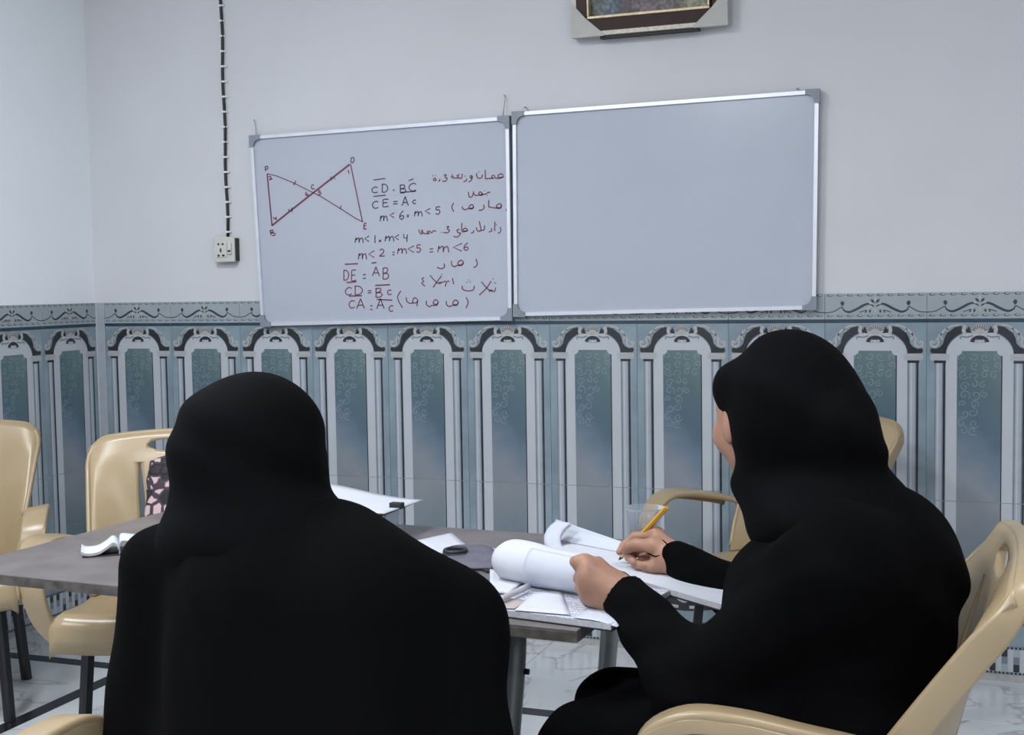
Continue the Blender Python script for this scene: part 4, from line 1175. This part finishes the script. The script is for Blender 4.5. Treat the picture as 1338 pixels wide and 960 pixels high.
# S-curved pages at the spine end sweeping down to the holding hand
ctr = [(727, 680, .04), (716, 690, .03), (711, 703, .01), (716, 717, -.01), (729, 728, -.03), (744, 735, -.05), (762, 741, -.065)]
Zr = float((onz(722, 712, zn) - CAM) @ CF)
cur = catmull([dep(x, y, Zr + d) - ON for x, y, d in ctr], 5)
for q_, off in enumerate((0.0, 0.006)):
    rows = [[np.array(p_) + np.array([0, 0, -off]) - CF * 0.0 + pnn * (0.030 * j / 4) * (0.25 + 0.75 * min(1, i / 20)) + dn * 0.05 * (j / 4) * (0.3 + .7 * (1 - i / len(cur))) for j in range(5)] for i, p_ in enumerate(cur)]
    sheet('turned_page', rows, 0.002, ['paper_cool', 'page_edge'], nb)
# rolled bundle of pages lying towards the left
ra, rb = np.array(onz(653, 729, TT + .058)), np.array(onz(779, 752, TT + .058))
ax_ = rb - ra; Lr = np.linalg.norm(ax_); ax_ /= Lr; side = np.cross(ax_, [0, 0, 1.0]); side /= np.linalg.norm(side)
rows = []
for i in range(25):
    t_ = i / 24
    endr = math.sqrt(max(0.0, 1 - ((0.16 - t_) / 0.16) ** 2)) if t_ < 0.16 else 1.0
    rr = 0.044 * (0.25 + 0.75 * endr) * (1 - 0.22 * t_)
    row = []
    for k_ in range(23):
        a = math.radians(-62 + 285 * k_ / 22)
        sp = 1 + 0.0 * k_
        row.append(ra + ax_ * (Lr * t_) + side * (rr * 1.05 * math.cos(a)) + np.array([0, 0, 1]) * (rr * math.sin(a) + 0.002 * math.sin(t_ * 9 + k_ * .4)) - ON)
    rows.append(row)
sheet('rolled_pages', rows, 0.003, ['paper', 'page_edge'], nb)
row2 = []
for i in range(13):
    t_ = 0.42 + 0.58 * i / 12; row = []
    for k_ in range(12):
        a = math.radians(-66 + 130 * k_ / 11); rr = 0.0475 * (1 - 0.22 * t_)
        row.append(ra + ax_ * (Lr * t_) + side * (rr * 1.05 * math.cos(a)) + np.array([0, 0, 1]) * (rr * math.sin(a)) - ON)
    row2.append(row)
sheet('rolled_pages', row2, 0.0014, ['paper_cool', 'page_edge'], nb)

# ------------------------------------------------------------------ people: smooth implicit surfaces meshed with surface nets
def npv(p_): return np.array([float(c) for c in p_])
def s_rcone(a, b, r1, r2):
    a, b = npv(a), npv(b)
    def f(P):
        ba = b - a; pa = P - a; h_ = np.clip(pa @ ba / max(1e-9, ba @ ba), 0, 1)
        return np.linalg.norm(pa - h_[:, None] * ba, axis=1) - (r1 + (r2 - r1) * h_)
    return f
def s_ell(c, r, axes=None):
    c = npv(c); r = npv(r); A = np.eye(3) if axes is None else np.array(axes, float)
    def f(P):
        q = (P - c) @ A.T; k0 = np.linalg.norm(q / r, axis=1); k1 = np.linalg.norm(q / (r * r), axis=1)
        return k0 * (k0 - 1) / np.maximum(k1, 1e-6)
    return f
def s_cut(f0, p0, n):
    p0, n = npv(p0), npv(n); n = n / np.linalg.norm(n)
    return lambda P: np.maximum(f0(P), (P - p0) @ n)
def smin(a, b, k_):
    if k_ <= 0: return np.minimum(a, b)
    h_ = np.maximum(k_ - np.abs(a - b), 0) / k_
    return np.minimum(a, b) - h_ * h_ * k_ * 0.25
def s_union(items):
    def f(P):
        d = None
        for g, k_ in items:
            v = g(P); d = v if d is None else smin(d, v, k_)
        return d
    return f
def s_sub(f0, g, k_=0.01):
    return lambda P: -smin(-f0(P), g(P), k_)
def surface(f, lo, hi, h, levels=4):
    lo, hi = npv(lo), npv(hi); H = h * 2 ** levels
    n = np.ceil((hi - lo) / H).astype(int)
    I = np.stack(np.meshgrid(*[np.arange(k_) for k_ in n], indexing='ij'), -1).reshape(-1, 3)
    O8 = np.array([(i, j, k_) for i in (0, 1) for j in (0, 1) for k_ in (0, 1)])
    for lv in range(levels, -1, -1):
        hh = h * 2 ** lv
        d = f(lo + (I + 0.5) * hh)
        I = I[np.abs(d) < hh * (1.9 if lv else 1.5)]
        if lv: I = (I[:, None, :] * 2 + O8[None]).reshape(-1, 3)
    B = 1 << 14
    key = lambda J: ((J[..., 0] + 8) * B + (J[..., 1] + 8)) * B + (J[..., 2] + 8)
    C = I[:, None, :] + O8[None]; ck = key(C)
    uk, inv = np.unique(ck.ravel(), return_inverse=True)
    up = np.stack([uk // (B * B) - 8, (uk // B) % B - 8, uk % B - 8], 1)
    val = f(lo + up * h)[inv].reshape(ck.shape)
    act = (val.min(1) < 0) & (val.max(1) >= 0)
    I, val = I[act], val[act]
    E12 = [(a, b) for a in range(8) for b in range(a + 1, 8) if np.abs(O8[a] - O8[b]).sum() == 1]
    acc = np.zeros((len(I), 3)); cnt = np.zeros(len(I))
    for a, b in E12:
        m_ = (val[:, a] < 0) != (val[:, b] < 0)
        t_ = np.where(m_, val[:, a] / np.where(m_, val[:, a] - val[:, b], 1), 0)
        acc += m_[:, None] * (O8[a] + t_[:, None] * (O8[b] - O8[a])); cnt += m_
    V = lo + (I + acc / cnt[:, None]) * h
    k0 = key(I); order = np.argsort(k0); ks = k0[order]
    def look(J):
        q = key(J); p_ = np.clip(np.searchsorted(ks, q), 0, len(ks) - 1)
        return np.where(ks[p_] == q, order[p_], -1)
    Fs = []
    corner = {0: 4, 1: 2, 2: 1}
    for ax in range(3):
        s0 = val[:, 0] < 0; s1 = val[:, corner[ax]] < 0
        m_ = s0 != s1; J = I[m_]; b, c = [(1, 2), (2, 0), (0, 1)][ax]
        eb = np.zeros(3, int); eb[b] = 1; ec = np.zeros(3, int); ec[c] = 1
        q = np.stack([look(J), look(J - eb), look(J - eb - ec), look(J - ec)], 1)
        ok = (q >= 0).all(1); q = q[ok]; sg = s0[m_][ok]
        q[~sg] = q[~sg][:, ::-1]
        Fs.append(q)
    return V, np.concatenate(Fs)
def implicit(name, f, lo, hi, h, mat, parent, origin):
    V, F = surface(f, lo, hi, h)
    me = bpy.data.meshes.new(name); V = V - npv(origin)
    me.vertices.add(len(V)); me.vertices.foreach_set('co', V.astype(np.float32).ravel())
    me.loops.add(F.size); me.loops.foreach_set('vertex_index', F.astype(np.int32).ravel())
    me.polygons.add(len(F)); me.polygons.foreach_set('loop_start', np.arange(0, F.size, 4, dtype=np.int32))
    me.polygons.foreach_set('use_smooth', np.ones(len(F), bool))
    me.materials.append(MATS[mat]); me.update(calc_edges=True); me.validate()
    return link(bpy.data.objects.new(name, me), parent)

def chain(pts, rs, k_=0.006):
    return [(s_rcone(pts[i], pts[i + 1], rs[i], rs[i + 1]), k_) for i in range(len(pts) - 1)]
def unit(v): v = npv(v); return v / np.linalg.norm(v)
def flat_hand(w, fwd, up, thumb):
    """relaxed hand lying palm down; thumb = direction of the thumb side"""
    w, f_, u_, t_ = npv(w), unit(fwd), unit(up), unit(thumb); it = []
    for k_, (sd, ln, r) in enumerate(((0.026, .074, .0085), (.009, .082, .009), (-.009, .076, .0085), (-.026, .060, .0075))):
        m = w + f_ * 0.085 + t_ * sd
        it.append((s_rcone(w + t_ * sd * .5, m, .016, .012), .014))
        a = m + f_ * ln * .45 + u_ * .008; b = a + f_ * ln * .32 - u_ * .010; c = b + f_ * ln * .22 - u_ * .010
        it += chain([m, a, b, c], [r + .002, r + .001, r, r - .001])
    a = w + f_ * .02 + t_ * .022; b = a + f_ * .035 + t_ * .028; c = b + f_ * .03 + t_ * .008; d = c + f_ * .022
    it += chain([a, b, c, d], [.016, .013, .0105, .009], .01)
    return it

def head_parts(c, f_, up0=(0, 0, 1)):
    c = npv(c); f_ = unit(f_); s_ = unit(np.cross(up0, f_)); u_ = np.cross(f_, s_); A = [f_, s_, u_]
    P = lambda a, b, d: c + f_ * a + s_ * b + u_ * d
    it = [(s_ell(P(-.005, 0, .02), (.092, .073, .092), A), 0), (s_ell(P(.022, 0, -.035), (.062, .060, .075), A), .03)]
    for q in (-1, 1):
        it += [(s_ell(P(.052, q * .036, -.022), (.034, .030, .032), A), .02), (s_rcone(P(.07, q * .012, .03), P(.062, q * .045, .03), .010, .009), .015)]
        it += [(s_ell(P(-.005, q * .072, -.005), (.018, .008, .030), A), .008)]
    it += [(s_rcone(P(.080, 0, .022), P(.105, 0, -.018), .007, .012), .012), (s_ell(P(.088, 0, -.022), (.014, .018, .010), A), .01)]
    it += [(s_ell(P(.078, 0, -.052), (.014, .024, .012), A), .012), (s_ell(P(.066, 0, -.088), (.022, .024, .022), A), .02)]
    return it, P, A

def face_bits(person, P, A, O):
    for q in (-1, 1):
        e_ = P(.068, q * .031, .006) - O
        bm = bmesh.new(); bmesh.ops.create_uvsphere(bm, u_segments=16, v_segments=10, radius=0.0125)
        V = [tuple(npv(v.co) + e_) for v in bm.verts]; F = [[v.index for v in g.verts] for g in bm.faces]; bm.free()
        eye = mesh_obj('eye', V, F, 'eye_white', person, smooth=True)
        bm = bmesh.new(); bmesh.ops.create_uvsphere(bm, u_segments=12, v_segments=8, radius=0.006)
        V = [tuple(npv(v.co) + e_ + A[0] * .0085) for v in bm.verts]; F = [[v.index for v in g.verts] for g in bm.faces]; bm.free()
        mesh_obj('iris', V, F, 'eye_dark', eye, smooth=True)
        MB().tube([P(.084, q * .014, .036) - O, P(.083, q * .03, .041) - O, P(.072, q * .048, .036) - O], [.003, .0035, .002], 6).build('eyebrow', 'brow_hair', person, True)
    MB().tube([P(.083, -.022, -.053) - O, P(.091, -.008, -.050) - O, P(.091, .008, -.050) - O, P(.083, .022, -.053) - O], [.002, .005, .005, .002], 8).build('lips', 'lip', person, True)

def wob(amp, fx, fy, fz, ph=0.0):
    def g(P):
        return amp * np.sin(P[:, 0] * fx + P[:, 1] * fy + P[:, 2] * fz + ph + 1.2 * np.sin(P[:, 2] * fz * .6 + P[:, 0] * 9))
    return g
def folds(f, *ws):
    def g(P):
        d = f(P)
        for w_ in ws: d = d + w_(P)
        return d
    return g

# ---- right person, writing
OP = np.array([-0.25, -2.22, 0.0])
pr_ = empty('person', tuple(OP))
setp(pr_, 'person in black headscarf and robe writing with a yellow pencil at the right', 'person')
Zh = float((onz(808, 733, zn + .002) - CAM) @ CF)          # depth of the pencil point on the page
def hR(x, y, d): return dep(795 + x / 12, 685 + y / 12, Zh - .045 - .085 * (x - 165) / 800 - .03 * max(0, y - 300) / 400 + d)
wristR = hR(985, 500, .03)
handR = []
handR += chain([hR(960, 430, .015), hR(720, 335, -.004), hR(430, 320, -.008), hR(330, 350, -.008), hR(255, 405, -.004)], [.019, .0165, .0122, .0108, .0085], .010)
handR += chain([hR(760, 160, .03), hR(420, 195, .024), hR(250, 330, .014), hR(175, 430, .008)], [.013, .0105, .0092, .0078])
handR += chain([hR(780, 250, .045), hR(470, 400, .042), hR(330, 510, .020), hR(400, 590, .004)], [.0135, .0112, .0100, .0085])
handR += chain([hR(800, 360, .052), hR(560, 540, .048), hR(470, 640, .022), hR(570, 640, .004)], [.013, .0108, .0098, .0085])
handR += chain([hR(830, 470, .055), hR(660, 640, .046), hR(600, 690, .022), hR(690, 670, .008)], [.012, .0098, .0088, .0076])
for q in ((760, 160, .03), (780, 250, .045), (800, 360, .052), (830, 470, .055)):
    handR.append((s_rcone(wristR, hR(*q), .024, .0145), .016))
handR.append((s_rcone(hR(960, 560, .02), hR(800, 620, .022), .026, .019), .018))
Zl = float((onz(779, 772, TT + .045) - CAM) @ CF) - .020
def hL(x, y, d): return dep(740 + x / 8, 700 + y / 8, Zl + d)
wristL = hL(590, 610, -.012)
handL = []
KN = [(235, 330, .0), (215, 430, -.006), (225, 530, -.004), (265, 620, .004)]
TIP = [[(135, 300, .020), (95, 270, .045), (105, 290, .062)], [(150, 430, .022), (130, 440, .050), (150, 450, .066)], [(165, 540, .022), (150, 555, .048), (170, 560, .064)], [(215, 640, .022), (205, 655, .044), (225, 655, .058)]]
for k_, q in enumerate(KN):
    handL.append((s_rcone(wristL, hL(*q), .026, .0165), .018))
    handL += chain([hL(*q)] + [hL(*t_) for t_ in TIP[k_]], [.0155, .0115, .0098, .0085], .008)
handL.append((s_rcone(hL(520, 700, .0), hL(330, 620, .004), .026, .020), .02))
handL += chain([hL(520, 470, .004), hL(330, 320, .012), hL(190, 262, .012), hL(120, 262, .016)], [.020, .0145, .0115, .0095], .012)

hc = np.array([-0.370, -2.165, 1.090]); hf = np.array([-0.66, 0.74, -0.10])
hp, HP, HA = head_parts(hc, hf)
shL, shR = np.array([-0.21, -2.375, 0.892]), np.array([-0.26, -2.035, 0.900])
elL, elR = np.array(ony(912, 895, -2.38)), np.array(ony(1000, 795, -1.97))
body = list(hp)
body += [(s_rcone(hc + np.array([0.02, -.01, -.05]), (-.265, -2.20, .945), .050, .056), .03)]
body += [(s_rcone((-.21, -2.20, .56), (-.21, -2.205, .845), .125, .12), .04), (s_rcone(shL, shR, .055, .055), .05)]
body += chain([shL, elL, wristL], [.052, .042, .027], .03) + chain([shR, elR, wristR], [.052, .040, .026], .03)
for yy in (-2.31, -2.11):
    body += chain([(-.18, yy, .525), (-.61, yy, .485), (-.56, yy, .09), (-.66, yy, .045)], [.085, .055, .040, .028], .03)
body += handR + handL
implicit('body', s_union(body), (-.95, -2.75, 0.0), (.2, -1.75, 1.35), .0028, 'skin', pr_, OP)
face_bits(pr_, HP, HA, OP)
# robe
cufL = wristL + unit(elL - wristL) * .004; cufR = wristR + unit(elR - wristR) * 0.0
rb_ = [(s_ell((-.22, -2.205, .54), (.170, .195, .12)), 0), (s_rcone((-.21, -2.205, .61), (-.172, -2.205, .825), .145, .157), .05)]
rb_ += [(s_ell((-.193, -2.205, .892), (.124, .210, .098)), .06), (s_rcone(shL, shR, .073, .070), .06)]
rb_ += [(s_rcone(shL, elL, .070, .066), .07), (s_rcone(shR, elR, .070, .060), .06)]
rb_ += [(s_rcone(ony(905, 900, -2.35), ony(960, 950, -2.34), .055, .09), .07), (s_rcone((-.31, -2.25, .785), (-.34, -2.27, .60), .115, .125), .06)]
fl_ = s_cut(s_rcone(elL, cufL - unit(elL - cufL) * .04, .072, .040), cufL, cufL - elL)
fr2 = s_cut(s_rcone(elR, cufR - unit(elR - cufR) * .04, .066, .034), cufR, cufR - elR)
rb_ += [(fl_, .03), (fr2, .03)]
for yy in (-2.31, -2.11):
    rb_ += [(s_rcone((-.20, yy, .525), (-.655, yy, .495), .11, .086), .05), (s_rcone((-.655, yy, .49), (-.55, yy, .07), .09, .12), .05)]
rb_ += [(s_rcone((-.56, -2.21, .5), (-.50, -2.21, .07), .10, .14), .08)]
robe = folds(s_union(rb_), wob(.0035, 30, 22, 26), wob(.0022, -18, 48, 40, 2.0))
implicit('abaya', robe, (-.95, -2.8, 0.005), (.25, -1.75, 1.15), .006, 'abaya_black', pr_, OP)
# headscarf
bk_ = -unit([hf[0], hf[1], 0])
hj = [(s_ell(hc + np.array([0.058, -.024, .036]), (.132, .112, .133), HA), 0), (s_ell(HP(.022, 0, .060), (.064, .078, .055), HA), .04), (s_ell(HP(.004, 0, -.112), (.052, .056, .040), HA), .04)]
hj += [(s_rcone(hc + np.array([.069, -.035, .024]), ony(1100, 560, -2.26), .100, .066), .04), (s_rcone(ony(1095, 558, -2.26), ony(1144, 592, -2.26), .056, .016), .03)]
hj += [(s_rcone(ony(1090, 580, -2.25), ony(1110, 670, -2.23), .06, .09), .03)]
hj += [(s_rcone(hc + np.array([.060, -.015, -.036]), (-.290, -2.195, .94), .099, .102), .04), (s_ell((-.24, -2.20, .935), (.14, .195, .075)), .05)]
hjf = s_union(hj)
hjf = s_sub(hjf, s_ell(HP(.112, 0, -.036), (.092, .086, .070), HA), .02)
hjf = folds(hjf, wob(.0028, 26, 20, 40, .5))
implicit('hijab', hjf, (-.6, -2.65, .8), (.1, -1.95, 1.35), .005, 'hijab_black', pr_, OP)
# thin cords looped from the cuffs around the hands
MB().tube(catmull([hR(960, 370, -.006), hR(900, 290, -.010), hR(830, 235, .0), hR(760, 228, .012)], 5), .0013, 6).build('cuff_cord', 'abaya_black', pr_, True)
MB().tube(catmull([hR(960, 440, -.012), hR(850, 470, -.016), hR(740, 498, -.014), hR(660, 470, -.012), hR(600, 440, -.004)], 5), .0013, 6).build('cuff_cord', 'abaya_black', pr_, True)
MB().tube(catmull([hL(660, 420, -.01), hL(610, 385, .005), hL(545, 364, .018)], 5), .0014, 6).build('cuff_cord', 'abaya_black', pr_, True)
for o in list(bpy.data.objects):
    if o.parent == pr_ and o.name.startswith(('thumb_nail', 'cuff_cord')): o.location = tuple(-OP)

# pencil in the writing hand
pa, pb = dep(808.5, 731.5, Zh - .004), dep(871.5, 662.5, Zh - .115)
pd = pb - pa
pn_ = empty('pencil', tuple(pa)); setp(pn_, 'yellow pencil held in the writing hand', 'pencil')
MB().tube([pd * .115, pd * .99, pd], [.0058, .0058, .0050], 6).build('barrel', 'pencil_yellow', pn_)
MB().tube([pd * .02, pd * .116], [.0018, .0056], 10).build('sharpened_wood', 'pencil_wood', pn_, True)
MB().tube([pd * 0, pd * .062], [.0009, .0046], 8).build('lead', 'pencil_lead', pn_, True)

# ---- left person, seen from behind
OQ = np.array([-1.05, -2.70, 0.0])
pl_ = empty('person', tuple(OQ))
setp(pl_, 'person in black headscarf and robe seen from behind at the left', 'person')
lc = np.array([-1.117, -2.655, 1.080]); lf = np.array([0.30, 0.95, -.06])
hp, LP_, LA = head_parts(lc, lf)
sl, sr = np.array([-1.245, -2.70, .875]), np.array([-.905, -2.66, .885])
el, er = np.array([-1.285, -2.62, .66]), np.array([-.81, -2.56, .765])
wl_, wr_ = np.array([-1.17, -2.24, TZ + .030]), np.array([-.99, -2.23, TZ + .050])
body = list(hp) + [(s_rcone(lc + np.array([0, -.02, -.05]), (-1.075, -2.69, .95), .05, .055), .03), (s_rcone((-1.04, -2.72, .56), (-1.06, -2.70, .85), .14, .12), .04), (s_rcone(sl, sr, .055, .055), .05)]
body += chain([sl, el, wl_], [.052, .042, .027], .03) + chain([sr, er, wr_], [.052, .042, .027], .03)
for xx in (-1.14, -.94):
    body += chain([(xx, -2.72, .54), (xx, -2.35, .54), (xx, -2.38, .09), (xx, -2.24, .045)], [.085, .055, .04, .028], .03)
body += flat_hand(wl_, (.25, 1, -.05), (0, 0, 1), (1, -.2, 0)) + flat_hand(wr_ , (-.25, 1, -.16), (0, 0, 1), (-1, -.2, 0))
implicit('body', s_union(body), (-1.55, -3.0, 0.0), (-.55, -2.0, 1.3), .006, 'skin', pl_, OQ)
face_bits(pl_, LP_, LA, OQ)
rb_ = [(s_ell((-1.04, -2.72, .56), (.22, .17, .13)), 0), (s_rcone((-1.03, -2.72, .60), (-1.06, -2.70, .86), .185, .150), .05), (s_ell((-1.065, -2.69, .905), (.18, .12, .075)), .06)]
rb_ += [(s_rcone(ony(222, 748, -2.70), ony(205, 965, -2.74), .084, .090), .08), (s_rcone(ony(440, 742, -2.70), ony(580, 822, -2.62), .100, .086), .06), (s_rcone(ony(580, 822, -2.62), ony(592, 965, -2.68), .088, .096), .08)]
rb_ += [(s_rcone(ony(330, 800, -2.76), ony(330, 990, -2.78), .11, .13), .08), (s_rcone(ony(470, 810, -2.74), ony(480, 990, -2.76), .11, .14), .08)]
rb_ += [(s_cut(s_rcone(el, wl_, .085, .04), wl_, wl_ - el), .03), (s_cut(s_rcone(er, wr_, .07, .04), wr_, wr_ - er), .03)]
rb_ += [(s_rcone((-1.26, -2.74, .45), (-.80, -2.74, .45), .12, .12), .08), (s_rcone((-1.26, -2.72, .30), (-.80, -2.72, .30), .14, .14), .1)]
for xx in (-1.14, -.94):
    rb_ += [(s_rcone((xx, -2.70, .535), (xx, -2.35, .54), .115, .09), .05), (s_rcone((xx, -2.35, .52), (xx, -2.38, .07), .09, .12), .05)]
robe = folds(s_union(rb_), wob(.003, 34, 18, 20), wob(.002, 50, -20, 30, 1.0))
implicit('abaya', robe, (-1.55, -3.1, 0.005), (-.5, -2.0, 1.15), .006, 'abaya_black', pl_, OQ)
hj = [(s_ell(lc + np.array([-.010, -.012, .008]), (.128, .113, .120), LA), 0), (s_rcone(lc + np.array([-.016, -.02, -.02]), (-1.115, -2.70, .965), .113, .118), .05), (s_ell((-1.09, -2.695, .945), (.18, .14, .075)), .06)]
hjf = s_sub(s_union(hj), s_ell(LP_(.118, 0, -.022), (.07, .066, .088), LA), .02)
hjf = folds(hjf, wob(.0028, 18, 26, 44, 1.5))
implicit('hijab', hjf, (-1.45, -3.0, .8), (-.7, -2.35, 1.35), .005, 'hijab_black', pl_, OQ)

# backless stool under the left person's robe
st = empty('stool', (-1.04, -2.72, 0)); setp(st, 'backless cream stool under the robe of the left person', 'stool')
MB().box((-.17, -.16, .40), (.17, .16, .43), 0, .012).build('seat', 'chair_plastic', st)
for sx in (-1, 1):
    for sy in (-1, 1): MB().band([(sx * .13, sy * .12, .405), (sx * .15, sy * .14, .2), (sx * .16, sy * .15, 0)], [(1, 0, 0)] * 3, .03, .03, seg=1).build('leg', 'leg_black', st)
